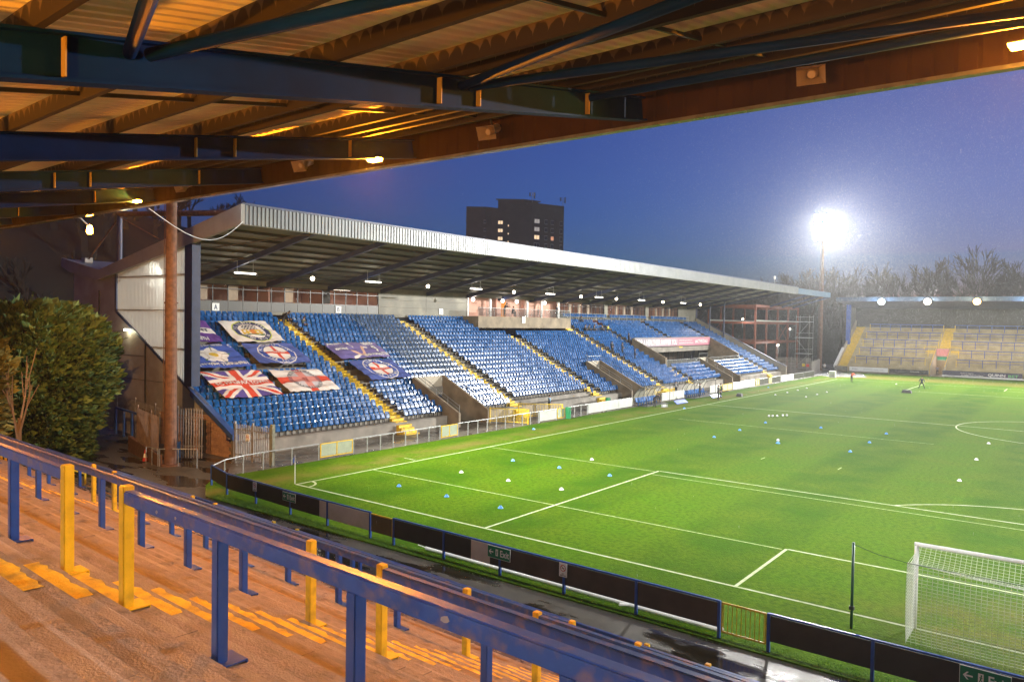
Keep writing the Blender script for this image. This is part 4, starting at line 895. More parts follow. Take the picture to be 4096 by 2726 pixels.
# corner railing along the side
def exit_sign(x, y, z, w_, h_, lab):
    t = empty('exit_sign', lab, 'sign', (x,y,z), 'green exit signs', rz=-0.03)
    ob('plate', MB().box(-w_/2,w_/2,-0.012,0.012,0,h_), M_GREEN, parent=t)
    ob('border', MB().box(-w_/2-0.012,w_/2+0.012,-0.008,0.013,-0.012,h_+0.012), M_WHITE, parent=t)
    mb = MB(); plane_text(mb,'Exit',(w_*0.27,-0.016,h_*0.5),(1,0,0),(0,0,1),w_*0.40,h_*0.58)
    ax = -w_*0.34; mb.face([(ax-0.10,-0.016,h_/2),(ax-0.02,-0.016,h_/2+0.09),(ax+0.02,-0.016,h_/2+0.09),(ax-0.04,-0.016,h_/2+0.02),(ax+0.10,-0.016,h_/2+0.02),(ax+0.10,-0.016,h_/2-0.02),(ax-0.04,-0.016,h_/2-0.02),(ax+0.02,-0.016,h_/2-0.09),(ax-0.02,-0.016,h_/2-0.09)])
    px = -w_*0.08; mb.box(px-0.055,px+0.055,-0.016,-0.014,h_*0.22,h_*0.8)
    ob('lettering', mb, M_WHITE, parent=t)
    fg = MB().cbox((px+0.01,-0.018,h_*0.68),(0.03,0.002,0.04)).beam((px+0.01,-0.018,h_*0.62),(px-0.005,-0.018,h_*0.45),0.002,0.03).beam((px-0.005,-0.018,h_*0.45),(px-0.03,-0.018,h_*0.28),0.002,0.018).beam((px-0.005,-0.018,h_*0.45),(px+0.03,-0.018,h_*0.33),0.002,0.018).beam((px-0.03,-0.018,h_*0.58),(px+0.035,-0.018,h_*0.54),0.002,0.014)
    ob('running_figure', fg, M_GREEN, parent=t)
exit_sign(-28.2,-4.06,0.62,0.95,0.36,'green exit sign with a left arrow on the barrier, farthest left')
exit_sign(-15.95,-4.36,0.60,1.0,0.40,'green exit sign with a left arrow on the barrier beside the white board')
exit_sign(-1.55,-4.52,0.60,1.0,0.40,'green exit sign with a left arrow cut by the right edge of the picture')
def no_smoking(x, y, z, lab, rz=0.0, w_=0.30, h_=0.45):
    t = empty('no_smoking_sign', lab, 'sign', (x,y,z), 'no smoking signs', rz=rz)
    ob('plate', MB().box(-w_/2,w_/2,-0.008,0.008,0,h_), M_WHITE, parent=t); mb = MB(); c = (0,-0.011,h_*0.63); r = w_*0.36; n = 20
    for i in range(n):
        a, b = 2*math.pi*i/n, 2*math.pi*(i+1)/n
        mb.face([(r*math.cos(a),-0.011,c[2]+r*math.sin(a)),(r*math.cos(b),-0.011,c[2]+r*math.sin(b)),(r*.8*math.cos(b),-0.011,c[2]+r*.8*math.sin(b)),(r*.8*math.cos(a),-0.011,c[2]+r*.8*math.sin(a))])
    mb.beam((-r*.6,-0.012,c[2]+r*.6),(r*.6,-0.012,c[2]-r*.6),0.002,0.02); ob('prohibition_ring', mb, M_RED, parent=t)
    m2 = MB().box(-r*.5,r*.45,-0.0105,-0.0095,c[2]-0.012,c[2]+0.008); plane_text(m2,'NO',(0,-0.011,h_*0.22),(1,0,0),(0,0,1),0.09,0.05); plane_text(m2,'SMOKING',(0,-0.011,h_*0.10),(1,0,0),(0,0,1),0.22,0.05); ob('print', m2, M_INK, parent=t)
no_smoking(-31.1,-3.87,0.60,'small no smoking sign on the barrier post near the corner flag'); no_smoking(-13.25,-4.40,0.58,'no smoking sign on the barrier post right of the exit sign')
# white drain pipe lying along the grass
t = empty('white_pipe', 'long white plastic pipe lying in the grass under the barrier boards', 'pipe', (-14,-3.95,0.09))
ob('pipe', MB().tube((-5.9,0.1,0),(6.0,-0.05,0),0.075,n=14), M_WHITE, parent=t, smooth=True); ob('branch', MB().tube((3.0,0.0,0.0),(2.75,-0.28,0.02),0.05,n=10), M_WHITE, parent=t); ob('socket', MB().tube((-6.35,0.12,0.03),(-5.9,0.1,0.0),0.02,n=8), M_WHITE, parent=t)
# ------------------------------------------------------------------ pitchside rail in front of the grandstand
def side_rail(ya, yb, n, label, fill=None, split=1, top=True, h=1.0):
    t = empty('pitchside_rail', label, 'barrier', (-37.85,ya,0), 'pitchside rails in front of the grandstand'); L = yb-ya
    pm = MB().box(-0.03,0.03,-0.03,0.03,-0.05,h).mesh('post', M_GALV)
    for i in range(n+1): ob('post', pm, parent=t, loc=(0,L*i/n,0))
    if top: ob('top_rail', MB().tube((0,-0.02,h),(0,L+0.02,h),0.03,n=8), M_GALV, parent=t)
    if fill is not None:
        for i in range(n): ob('board', MB().box(0.035,0.05,L*i/n+0.03,L*(i+1)/n-0.03,0.12,h-0.03), fill, parent=t)
    return t
def gate_panel(ya, yb, lab, m=None):
    t = empty('board_gate', lab, 'gate', (-37.8,ya,0), 'yellow framed pitchside gates'); L = yb-ya
    for z in (0.15,0.98): ob('frame_rail', MB().beam((0,0,z),(0,L,z),0.05,0.05), M_YEL, parent=t)
    for q in (0.02,L/2,L-0.02): ob('frame_post', MB().box(-0.025,0.025,q-0.025,q+0.025,0.1,1.0), M_YEL, parent=t)
    for q in (0,1): ob('board', MB().box(-0.008,0.008,L*q/2+0.05,L*(q+1)/2-0.05,0.2,0.94), m or M_PALEGREEN, parent=t)
M_PALEGREEN = mat('pale_green_board', (0.30,0.34,0.25), 0.6, var=0.1); M_PALEBOARD = mat('pale_grey_board', (0.42,0.43,0.40), 0.5, var=0.12, scale=1.5)
t = empty('pitchside_rail', 'bare grey rail curving round the pitch corner by the palisade gate', 'barrier', (-36.25,-3.0,0), 'pitchside rails in front of the grandstand')
cp = [(-36.25,-3.0),(-37.3,-1.6),(-37.7,-0.2),(-37.85,1.2),(-37.85,3.2),(-37.85,5.2)]
for i,(x,y) in enumerate(cp[1:]): ob('post', MB().box(-0.03,0.03,-0.03,0.03,-0.05,1.0), M_GALV, parent=t, loc=(x+36.25,y+3.0,0))
for (a,b),(c_,d) in zip(cp[:-1],cp[1:]): ob('top_rail', MB().tube((a+36.25,b+3,1.0),(c_+36.25,d+3,1.0),0.03), M_GALV, parent=t)
gate_panel(5.3,7.9,'yellow framed board gate in the pitchside rail nearest the corner flag')
side_rail(8.0,16.3,7,'bare grey pitchside rail below the banners')
gate_panel(16.4,18.2,'yellow framed board gate at the foot of the first stairway')
side_rail(18.3,28.9,9,'bare grey pitchside rail in front of the nearest vomitory')
side_rail(29.0,31.7,1,'single pale board in the pitchside rail beside the green bin',M_PALEBOARD)
gate_panel(31.8,33.0,'narrow yellow framed gate beside the green bin'); side_rail(33.6,37.0,3,'short bare rail right of the green bin')
side_rail(37.1,46.0,3,'long run of pale boards left of the dugouts',M_PALEBOARD)
side_rail(52.9,58.8,4,'pale boards between the two dugouts',M_PALEBOARD)
side_rail(66.5,70.4,3,'pale boards just right of the far dugout',M_PALEBOARD); gate_panel(70.6,74.0,'yellow framed gate right of the far dugout')
side_rail(74.3,82.7,8,'run of white boards below the lounge box',M_WHITE); gate_panel(83.0,84.6,'yellow framed gate below the far vomitory')
side_rail(84.8,88.5,3,'dark mesh rail right of the far vomitory',M_PANELGREY); gate_panel(88.7,90,'yellow framed gate between the dark rails'); side_rail(90.2,94.2,3,'dark mesh rail left of the far white boards',M_PANELGREY); side_rail(94.3,100.7,4,'far white boards near the end of the grandstand',M_WHITE); side_rail(100.9,106,3,'dark mesh rail near the far corner',M_PANELGREY); side_rail(106.3,112.3,4,'last dark rail before the far corner',M_PANELGREY)
# yellow barred gates by the vomitories
def barred(x0,y0,x1,y1,h,lab,n):
    t = empty('barred_gate', lab, 'gate', (x0,y0,0), 'yellow barred gates by the vomitories'); dx,dy = x1-x0,y1-y0
    for z in (0.12,h): ob('rail', MB().beam((0,0,z),(dx,dy,z),0.05,0.05), M_YEL, parent=t)
    bme = MB().tube((0,0,0.12),(0,0,h),0.016,n=5).mesh('bar', M_YEL); pm = MB().box(-0.045,0.045,-0.045,0.045,-0.05,h+0.05).mesh('post', M_YEL)
    for i in range(n+1): ob('post' if i in (0,n) else 'bar', pm if i in (0,n) else bme, parent=t, loc=(dx*i/n,dy*i/n,0))
barred(-41.2,26.3,-38.0,27.6,1.25,'yellow barred gate right of the nearest vomitory, front panel',26); barred(-41.6,31.0,-38.2,33.2,1.25,'yellow barred gate near the green bin, rear panel',28)
barred(-41.2,55.4,-41.0,57.5,1.2,'yellow barred gate left of the near dugout',12); barred(-38.6,53.0,-38.3,56.4,1.1,'yellow barred gate between the dugouts, left leaf',18); barred(-38.9,56.5,-39.3,59.2,1.1,'yellow barred gate between the dugouts, right leaf',14)
def bin_(x,y,lab,h=1.05):
    t = empty('litter_bin', lab, 'bin', (x,y,0), 'green litter bins'); ob('body', MB().tube((0,0,0.02),(0,0,h*0.72),0.24,0.27,14), M_BINGREEN, parent=t); ob('hood', MB().tube((0,0,h*0.74),(0,0,h),0.29,0.27,14), M_BINGREEN, parent=t); ob('slot', MB().box(0.262,0.285,-0.12,0.12,h*0.78,h*0.9), M_BLACK, parent=t)
M_BINGREEN = mat('green_plastic',(0.02,0.22,0.08),0.4)
bin_(-37.55,33.2,'green litter bin standing at the pitchside rail'); bin_(-39.4,43.6,'green litter bin behind the pale boards left of the dugouts')
# ------------------------------------------------------------------ goal
gl = empty('goal', 'white football goal with a hanging white net at the right edge', 'goal', (0,0,0))
ob('goal_post', MB().tube((-3.72,0,0),(-3.72,0,2.5),0.06,n=14), M_WHITE, parent=gl, smooth=True); ob('goal_post', MB().tube((3.72,0,0),(3.72,0,2.5),0.06,n=14), M_WHITE, parent=gl, smooth=True)
ob('crossbar', MB().tube((-3.78,0,2.5),(3.78,0,2.5),0.06,n=14), M_WHITE, parent=gl, smooth=True)
def net():
    mb = MB(); NX, NT = 58, 42
    def NPt(u, t):           # u along the goal, t from crossbar back and down to the ground
        x = -3.72+7.44*u
        if t < 0.40:
            s = t/0.40; pin = 0.30*abs(math.sin(u*math.pi*2))
            return Vector((x, -1.45*s, 2.5-0.18*s-0.42*math.sin(s*math.pi)*(0.55+0.45*math.sin(math.pi*u))-0.10*pin*s))
        s = (t-0.40)/0.60; return Vector((x, -1.45-0.25*math.sin(s*math.pi)*(0.6+0.4*math.sin(7*u))+0.12*s, 2.32*(1-s)-0.02))
    r = 0.0045
    def seg(a,b): mb.tube(a,b,r,r,3,0,False)
    for i in range(NX+1):
        for j in range(NT): seg(NPt(i/NX,j/NT),NPt(i/NX,(j+1)/NT))
    for j in range(1,NT+1):
        for i in range(0,NX,2): seg(NPt(i/NX,j/NT),NPt(min(1,(i+2)/NX),j/NT))
    for sx in (0,1):                             # side nets
        for j in range(0,NT+1):
            q = NPt(sx,j/NT); zf = q.z if j/NT < 0.4 else q.z
            if q.y < -0.05 and j/NT < 0.4:
                seg(q,Vector((q.x,q.y,0.02)))
            elif j/NT >= 0.4: seg(q,Vector((q.x,0.0,q.z)))
    return mb
ob('net', net(), mat('white_net_cord',(0.8,0.82,0.75),0.8,var=0), parent=gl)
for sx in (-1,1):
    t = empty('net_pole', 'slim green net pole behind the %s goal post' % ('near visible' if sx < 0 else 'hidden right'), 'pole', (sx*5.18,-1.25,0), 'green net poles')
    ob('pole', MB().tube((0,0,-0.05),(0,0,2.55),0.04,n=10), mat('dark_green_steel',(0.01,0.06,0.04),0.4) if sx < 0 else bpy.data.materials['dark_green_steel'], parent=t, smooth=True); ob('clamp', MB().cbox((0,0,0.62),(0.13,0.13,0.10)), M_BLACK, parent=t)
    ob('guy_rope', MB().path([(0,0,2.5),(-sx*0.7,-0.13,2.36),(-sx*1.46,-0.2,2.30)],0.008,5), bpy.data.materials['dark_green_steel'], parent=t)
ob('tension_rope', MB().path([(-3.72+7.44*i/12,-1.45,2.30-0.04*math.sin(i/12*math.pi)) for i in range(13)],0.008,5), bpy.data.materials['dark_green_steel'], parent=gl)
t = empty('corner_flag', 'white pole corner flag with a blue cloth', 'flag', (-33.3,0.05,0)); ob('pole', MB().tube((0,0,0),(0,0,1.55),0.018,n=8), M_WHITE, parent=t)
ob('cloth', MB().prism([(0.02,0,1.55),(-0.12,-0.06,1.30),(-0.10,-0.05,1.10),(0.02,0,1.14)],(0.0,0.006,0)), mat('flag_blue',(0.03,0.10,0.5),0.6), parent=t)
# ------------------------------------------------------------------ cones and balls
CB = [(-28.64,13.14),(-25.14,13.19),(-21.65,13.21),(-28.7,3.24),(-25.23,3.17),(-21.77,3.15),(-35.8,25.35),(-22.92,43.47),(-22.91,37.08),(-22.98,31.79),(-18.13,43.61),(-12.96,43.77),(-12.95,37.64),(-13.03,32.07),(-35.74,82.37),(-33.28,48.87)]
CW = [(-28.65,8.19),(-25.19,8.18),(-21.76,8.34),(-25.08,16.87),(-5.65,34.69),(-5.59,25.73),(-5.74,43.75),(-31.36,85.52),(-31.27,81.04),(-31.2,76.25),(-31.26,71.66),(-27.49,76.53),(-27.54,71.92),(-27.5,81.14),(-23.37,104.78)]
def cone_mesh(m):
    mb = MB(); n = 16
    for (r0,z0),(r1,z1) in zip([(0.165,0.0),(0.16,0.02),(0.10,0.085),(0.05,0.14)],[(0.16,0.02),(0.10,0.085),(0.05,0.14),(0.045,0.14)]):
        for i in range(n):
            a,b = 2*math.pi*i/n,2*math.pi*(i+1)/n; mb.face([(r0*math.cos(a),r0*math.sin(a),z0),(r0*math.cos(b),r0*math.sin(b),z0),(r1*math.cos(b),r1*math.sin(b),z1),(r1*math.cos(a),r1*math.sin(a),z1)])
    return mb.mesh('marker_cone', m)
CM = {'blue': cone_mesh(mat('blue_cone_plastic',(0.10,0.30,0.75),0.4,var=0)), 'white': cone_mesh(M_WHITE)}
def cdesc(x, y):
    c = 'left' if x < -27 else 'centre-left' if x < -20 else 'centre-right' if x < -10 else 'right'
    d = 'by the near penalty box' if y < 20 else 'short of the halfway line' if y < 54 else 'in the far half'
    return c, d
for colr, L_ in (('blue',CB),('white',CW)):
    for k,(x,y) in enumerate(sorted(L_, key=lambda q: (q[1]//4, q[0]))):
        c, d = cdesc(x,y)
        o = ob('marker_cone', CM[colr], label=f'{colr} disc cone {d}, {nth(k+1)} {colr} one from the near goal line', cat='cone', group=f'{colr} disc cones'); o.location = (x,y,0.003); o.scale = (0.8,0.8,0.9)
M_BALL = mat('white_ball',(0.72,0.72,0.72),0.35,var=0)
bme = MB().sphere((0,0,0),0.11,14,10).mesh('shell', M_BALL, True); pmb = MB()
for a,b in ((0,0),(1.1,0.6),(2.2,-0.5),(3.4,0.5),(4.4,-0.6),(5.5,0.4),(0.6,1.4),(2.8,-1.3)):
    d = Vector((math.cos(a)*math.cos(b),math.sin(a)*math.cos(b),math.sin(b))); u_ = d.orthogonal().normalized(); v_ = d.cross(u_); pmb.face([d*0.1115+u_*0.035*math.cos(i*1.2566)+v_*0.035*math.sin(i*1.2566) for i in range(5)])
pme = pmb.mesh('panel', M_INK)
for k,(x,y) in enumerate([(-24.17,48.15),(-23.9,48.41),(-23.58,48.74),(-23.28,49.51),(-23.02,49.92),(-18.18,32.31)]):
    t = empty('football', f'football in the row of five near the halfway line, {nth(k+1)} from the left' if k < 5 else 'single football resting on a blue cone in the near half', 'ball', (x,y,0.115 if k < 5 else 0.25), 'footballs on the pitch', rz=k*1.3)
    ob('shell', bme, parent=t); ob('panel', pme, parent=t)
o = ob('marker_cone', CM['blue'], label='blue disc cone under the single football in the near half', cat='cone', group='blue disc cones'); o.location = (-18.18,32.31,0.003)
# ------------------------------------------------------------------ people
def person(label, loc, rz=0.0, pose='stand', top=(0.02,0.02,0.025), legs=(0.015,0.015,0.02), skin=(0.45,0.28,0.20), hair=(0.04,0.025,0.015), vest=None, h=1.78, group=None, held=None):
    k = h/1.78
    J = dict(pel=(0,0,0.94),sp=(0,0,1.12),ch=(0,0,1.36),nk=(0,0,1.50),hd=(0,0,1.56),
             sl=(0,0.19,1.44),el=(0.02,0.25,1.17),wl=(0.08,0.24,0.93),sr=(0,-0.19,1.44),er=(0.02,-0.25,1.17),wr=(0.08,-0.24,0.93),
             hl=(0,0.10,0.92),kl=(0.02,0.11,0.50),al=(-0.01,0.12,0.08),tl=(0.14,0.13,0.03),hr=(0,-0.10,0.92),kr=(0.02,-0.11,0.50),ar=(-0.01,-0.12,0.08),tr=(0.14,-0.13,0.03))
    J = {a: Vector(b) for a,b in J.items()}; head_pitch = 0.0
    UP = ('sp','ch','nk','hd','sl','el','wl','sr','er','wr')
    def bend(names, piv, ang):
        for n_ in names: d = J[n_]-piv; c,s = math.cos(ang),math.sin(ang); J[n_] = piv+Vector((d.x*c+d.z*s, d.y, -d.x*s+d.z*c))
    if pose == 'bend':
        bend(UP, J['pel'].copy(), R(62)); head_pitch = R(45)
        for s_ in 'lr': sh = J['s'+s_]; J['e'+s_] = sh+Vector((0.10,0,-0.27)); J['w'+s_] = sh+Vector((0.22,0,-0.50))
    elif pose == 'lean':
        bend(UP, J['pel'].copy(), R(28)); head_pitch = R(25)
        for s_ in 'lr': sh = J['s'+s_]; J['e'+s_] = sh+Vector((0.20,0,-0.20)); J['w'+s_] = sh+Vector((0.42,0,-0.18))
    elif pose == 'sit':
        for s_,sg in (('l',1),('r',-1)):
            J['k'+s_] = J['h'+s_]+Vector((0.43,0.03*sg,0.02)); J['a'+s_] = J['k'+s_]+Vector((-0.03,0.0,-0.42)); J['t'+s_] = J['a'+s_]+Vector((0.15,0.01*sg,-0.05))
            J['e'+s_] = J['s'+s_]+Vector((0.10,0.04*sg,-0.27)); J['w'+s_] = J['e'+s_]+Vector((0.24,-0.06*sg,-0.02))
        bend(UP, J['pel'].copy(), R(12)); head_pitch = R(15)
        dz = -min(J['tl'].z,J['tr'].z)+0.03
        for n_ in J: J[n_].z += dz
    elif pose == 'wide':
        for s_,sg in (('l',1),('r',-1)):
            J['k'+s_] += Vector((0.06,0.14*sg,0)); J['a'+s_] += Vector((-0.02,0.24*sg,0)); J['t'+s_] += Vector((0.0,0.27*sg,0)); J['e'+s_] += Vector((0.02,0.10*sg,0.02)); J['w'+s_] += Vector((0.12,0.06*sg,0.08))
        for n_ in ('pel','sp','ch','nk','hd','sl','sr','el','er','wl','wr','hl','hr'): J[n_].z -= 0.05
    elif pose == 'stride':
        J['kl'] += Vector((0.22,0,0.03)); J['al'] += Vector((0.26,0,0.0)); J['tl'] += Vector((0.26,0,0.0)); J['kr'] += Vector((-0.06,0,0)); J['ar'] += Vector((-0.34,0,0.08)); J['tr'] += Vector((-0.32,0,0.03)); J['er'] += Vector((0.10,0,0.02)); J['wr'] += Vector((0.24,0,0.08)); J['el'] += Vector((-0.08,0,0)); J['wl'] += Vector((-0.10,0,0.04))
    else:
        J['el'] += Vector((0.0,0.02,0)); J['wl'] += Vector((0.10,-0.06,0.12)); J['wr'] += Vector((0.12,0.08,0.14))
    chain = [('pel','sp'),('sp','ch'),('ch','nk'),('nk','hd'),('ch','sl'),('sl','el'),('el','wl'),('ch','sr'),('sr','er'),('er','wr'),('pel','hl'),('hl','kl'),('kl','al'),('al','tl'),('pel','hr'),('hr','kr'),('kr','ar'),('ar','tr')]
    rad = dict(pel=(0.15,0.12),sp=(0.145,0.115),ch=(0.165,0.12),nk=(0.062,0.062),hd=(0.06,0.06),sl=(0.075,0.075),sr=(0.075,0.075),el=(0.052,0.052),er=(0.052,0.052),wl=(0.036,0.036),wr=(0.036,0.036),hl=(0.10,0.10),hr=(0.10,0.10),kl=(0.068,0.068),kr=(0.068,0.068),al=(0.05,0.05),ar=(0.05,0.05),tl=(0.042,0.035),tr=(0.042,0.035))
    names = list(J); idx = {a:i for i,a in enumerate(names)}
    me = bpy.data.meshes.new('body'); me.from_pydata([tuple(J[a]*k) for a in names],[(idx[a],idx[b]) for a,b in chain],[])
    tmp = bpy.data.objects.new('body', me); md = tmp.modifiers.new('skin','SKIN'); md.use_smooth_shade = True
    for a in names: sv = me.skin_vertices[0].data[idx[a]]; sv.radius = (rad[a][0]*k, rad[a][1]*k); sv.use_root = (a == 'pel')
    tmp.modifiers.new('sub','SUBSURF').levels = 1
    TMPS.collection.objects.link(tmp); TMPS.view_layers[0].update(); dg = TMPS.view_layers[0].depsgraph; ev = tmp.evaluated_get(dg); bmv = ev.to_mesh()
    mb = MB(); V = [v.co.copy() for v in bmv.vertices]; P_ = [tuple(p.vertices) for p in bmv.polygons]; ev.to_mesh_clear(); bpy.data.objects.remove(tmp); bpy.data.meshes.remove(me)
    mb.v = [tuple(v) for v in V]; mb.f = P_
    segs = [(J[a]*k,J[b]*k,a,b) for a,b in chain]
    def region(c):
        best = None
        for a,b,na,nb in segs:
            d = b-a; t_ = max(0,min(1,(c-a).dot(d)/max(1e-6,d.dot(d)))); q = (c-a-d*t_).length
            if best is None or q < best[0]: best = (q,na,nb,t_)
        na,nb,t_ = best[1:]
        if nb[0] == 't' and nb in ('tl','tr'): return 3
        if nb in ('kl','kr','al','ar','hl','hr'): return 1
        if (nb == 'hd') or (nb == 'nk' and t_ > 0.75): return 2
        if nb in ('wl','wr') and t_ > 0.9: return 2
        return 4 if (vest and nb in ('sp','ch','nk','sl','sr') ) else 0
    mb.m = [region(sum((V[i] for i in f), Vector())/len(f)) for f in mb.f]
    for s_,sg in (('l',1),('r',-1)):            # palms and five unequal, bent fingers
        wv = J['w'+s_]*k; d = (J['w'+s_]-J['e'+s_]).normalized(); sd = Vector((0,1,0)).cross(d).normalized(); pm = wv+d*0.07*k
        mb.beam(wv, wv+d*0.10*k, 0.035*k, 0.085*k, 2, up=sd)
        for q,(o_,ln) in enumerate(((-0.033,0.062),(-0.011,0.078),(0.011,0.085),(0.033,0.074))):
            a = wv+d*0.095*k+sd*o_*k; b = a+(d*0.6*ln+Vector((0,-sg*0.25*ln,0)))*k; c = b+(d*0.35*ln+Vector((0,-sg*0.5*ln,0)))*k; mb.tube(a,b,0.009*k,0.008*k,5,2); mb.tube(b,c,0.008*k,0.006*k,5,2)
        a = wv+d*0.03*k+sd*0.04*k; mb.tube(a,a+(d*0.04+sd*0.035)*k,0.011*k,0.009*k,5,2)
    hc = (J['hd']+(J['hd']-J['nk']).normalized()*0.08+Vector((0.02,0,0.0)))*k; nH = len(mb.v)
    Rm = Matrix.Rotation(head_pitch,3,'Y'); hb_ = MB(); hb_.sphere((0,0,0),0.112*k,14,10,2,(0.92,0.74,1.08)); hb_.prism([(0.098*k,-0.014*k,-0.03*k),(0.098*k,0.014*k,-0.03*k),(0.094*k,0,0.025*k)],(0.024*k,0,-0.006*k),2)
    for sg in (-1,1):
        hb_.cbox((0,sg*0.084*k,0.0),(0.03*k,0.014*k,0.055*k),2); hb_.cbox((0.093*k,sg*0.034*k,0.012*k),(0.012*k,0.024*k,0.010*k),3)
    hb_.cbox((0.091*k,0,-0.055*k),(0.012*k,0.042*k,0.008*k),5)
    mb.add([hc+Rm@Vector(v) for v in hb_.v], hb_.f, 2); mb.m[-len(hb_.f):] = hb_.m
    t = empty('person', label, 'person', loc, group or 'people at the ground', rz=rz)
    key = lambda n_,c: bpy.data.materials.get(f'{n_}_{int(c[0]*255)}_{int(c[1]*255)}_{int(c[2]*255)}') or mat(f'{n_}_{int(c[0]*255)}_{int(c[1]*255)}_{int(c[2]*255)}', c, 0.75, var=0.1)
    ob('body', mb, [key('top',top),key('trousers',legs),key('skin',skin),key('shoe',(0.02,0.02,0.02)),key('vest',vest or top),key('lips',(0.35,0.12,0.10))], parent=t, smooth=True)
    hm = MB(); hm.sphere((-0.012*k,0,0.022*k),0.121*k,14,8,0,(0.93,0.78,1.02)); keep = [f for f in hm.f if sum(hm.v[i][2] for i in f)/4 > 0.03*k or sum(hm.v[i][0] for i in f)/4 < -0.02*k and sum(hm.v[i][2] for i in f)/4 > -0.06*k]; hm.f = keep; hm.m = [0]*len(keep)
    hm.v = [tuple(hc+Rm@Vector(v)) for v in hm.v]; ob('hair', hm, key('hair',hair), parent=t, smooth=True)
    return t
TMPS = bpy.data.scenes.new('build')
def run_people():
    D = (0.018,0.018,0.022); PE = []
    def q(*a, **k): PE.append((a,k))
    q('coach in a dark tracksuit standing on the touchline beside the far dugout',(-34.15,60.15,0),0.0,'stand',group='people at the dugouts')
    q('person in a yellow tabard standing just behind the touchline coach',(-35.0,63.0,0),0.6,'stand',vest=(0.55,0.6,0.03),group='people at the dugouts')
    q('man in black bending over kit in front of the near dugout',(-36.2,47.85,0),1.2,'bend',group='people at the dugouts')
    q('person in a dark coat standing inside the far dugout',(-36.9,61.2,0),0.2,'stand',group='people at the dugouts')
    q('man in a dark jacket and pale shirt walking behind the dugout boards',(-40.2,61.6,0),-1.2,'stride',vest=(0.4,0.4,0.42),group='people at the dugouts')
    q('groundsman in an orange jacket stooping on the far grass',(-29.8,104.3,0),-0.6,'lean',top=(0.75,0.10,0.03),group='people on the pitch')
    q('goalkeeper in a dark kit standing legs apart on the far half',(-18.9,98.6,0),-1.4,'wide',top=(0.02,0.035,0.07),group='people on the pitch')
    q('person in grey standing in the lit tunnel of the far terrace',(-22.2,136.5,0.02),-1.6,'stand',top=(0.25,0.25,0.27),group='people beyond the pitch')
    q('person in white standing by the far corner fence',(-40.2,127.8,0),-1.0,'stand',top=(0.5,0.5,0.5),group='people beyond the pitch')
    for k,(x,y) in enumerate(((-49.9,62.3),(-49.9,65.1),(-48.3,65.7),(-52.4,71.2))):
        i = int((XF-x)/RD_); q(('steward in black on the fourth stairway','steward in black right of the fourth stairway, upper one','steward in black right of the fourth stairway, lower one','steward in black beside the left end of the lounge banner')[k],(XF-RD_*i-0.15,y,tz(i)+(0.2 if k == 0 else 0)),0.4*k-0.4,'stand',group='stewards among the seats')
    q('steward in black standing in the vomitory right of the lounge front seats',(-44.2,84.3,1.1),0.1,'stand',group='stewards among the seats')
    q('steward in a pale blue vest standing at the foot of the seats',(-41.3,35.6,0),0.3,'stand',vest=(0.2,0.35,0.5),group='stewards among the seats')
    q('man leaning over the balcony of the boxes',(-57.0,48.4,9.37),0.1,'lean',group='people in the balcony boxes')
    q('person in black sitting on the balcony of the boxes',(-57.3,50.4,9.37),0.1,'sit',group='people in the balcony boxes')
    q('cameraman in black standing at the right end of the balcony',(-57.2,60.2,9.37),0.1,'stand',group='people in the balcony boxes')
    for k,y in enumerate((64.7,65.7,67.1,69.3)):
        q(f'seated press worker in dark clothes behind the desk, {nth(k+1)} from the left',(-55.55,y,tz(16)),0.1,'sit',group='seated press workers')
    q('seated press worker in a bright yellow jacket at the end of the desk',(-55.55,71.0,tz(16)),0.1,'sit',top=(0.6,0.55,0.05),group='seated press workers')
    q('lone person in black seated two rows above the press desk',(-57.9,67.4,tz(19)),0.1,'sit',group='seated press workers')
    q('person in black crouching at the top of the first stairway',(-57.1,16.4,tz(18)),0.3,'bend',group='people at the top of the seats')
    q('photographer in a dark coat sitting right of the first stairway',(-56.7,18.2,tz(17)),0.2,'sit',top=(0.035,0.04,0.03),group='people at the top of the seats')
    return PE
for a,k in run_people(): person(*a, **k)
bpy.data.scenes.remove(TMPS)
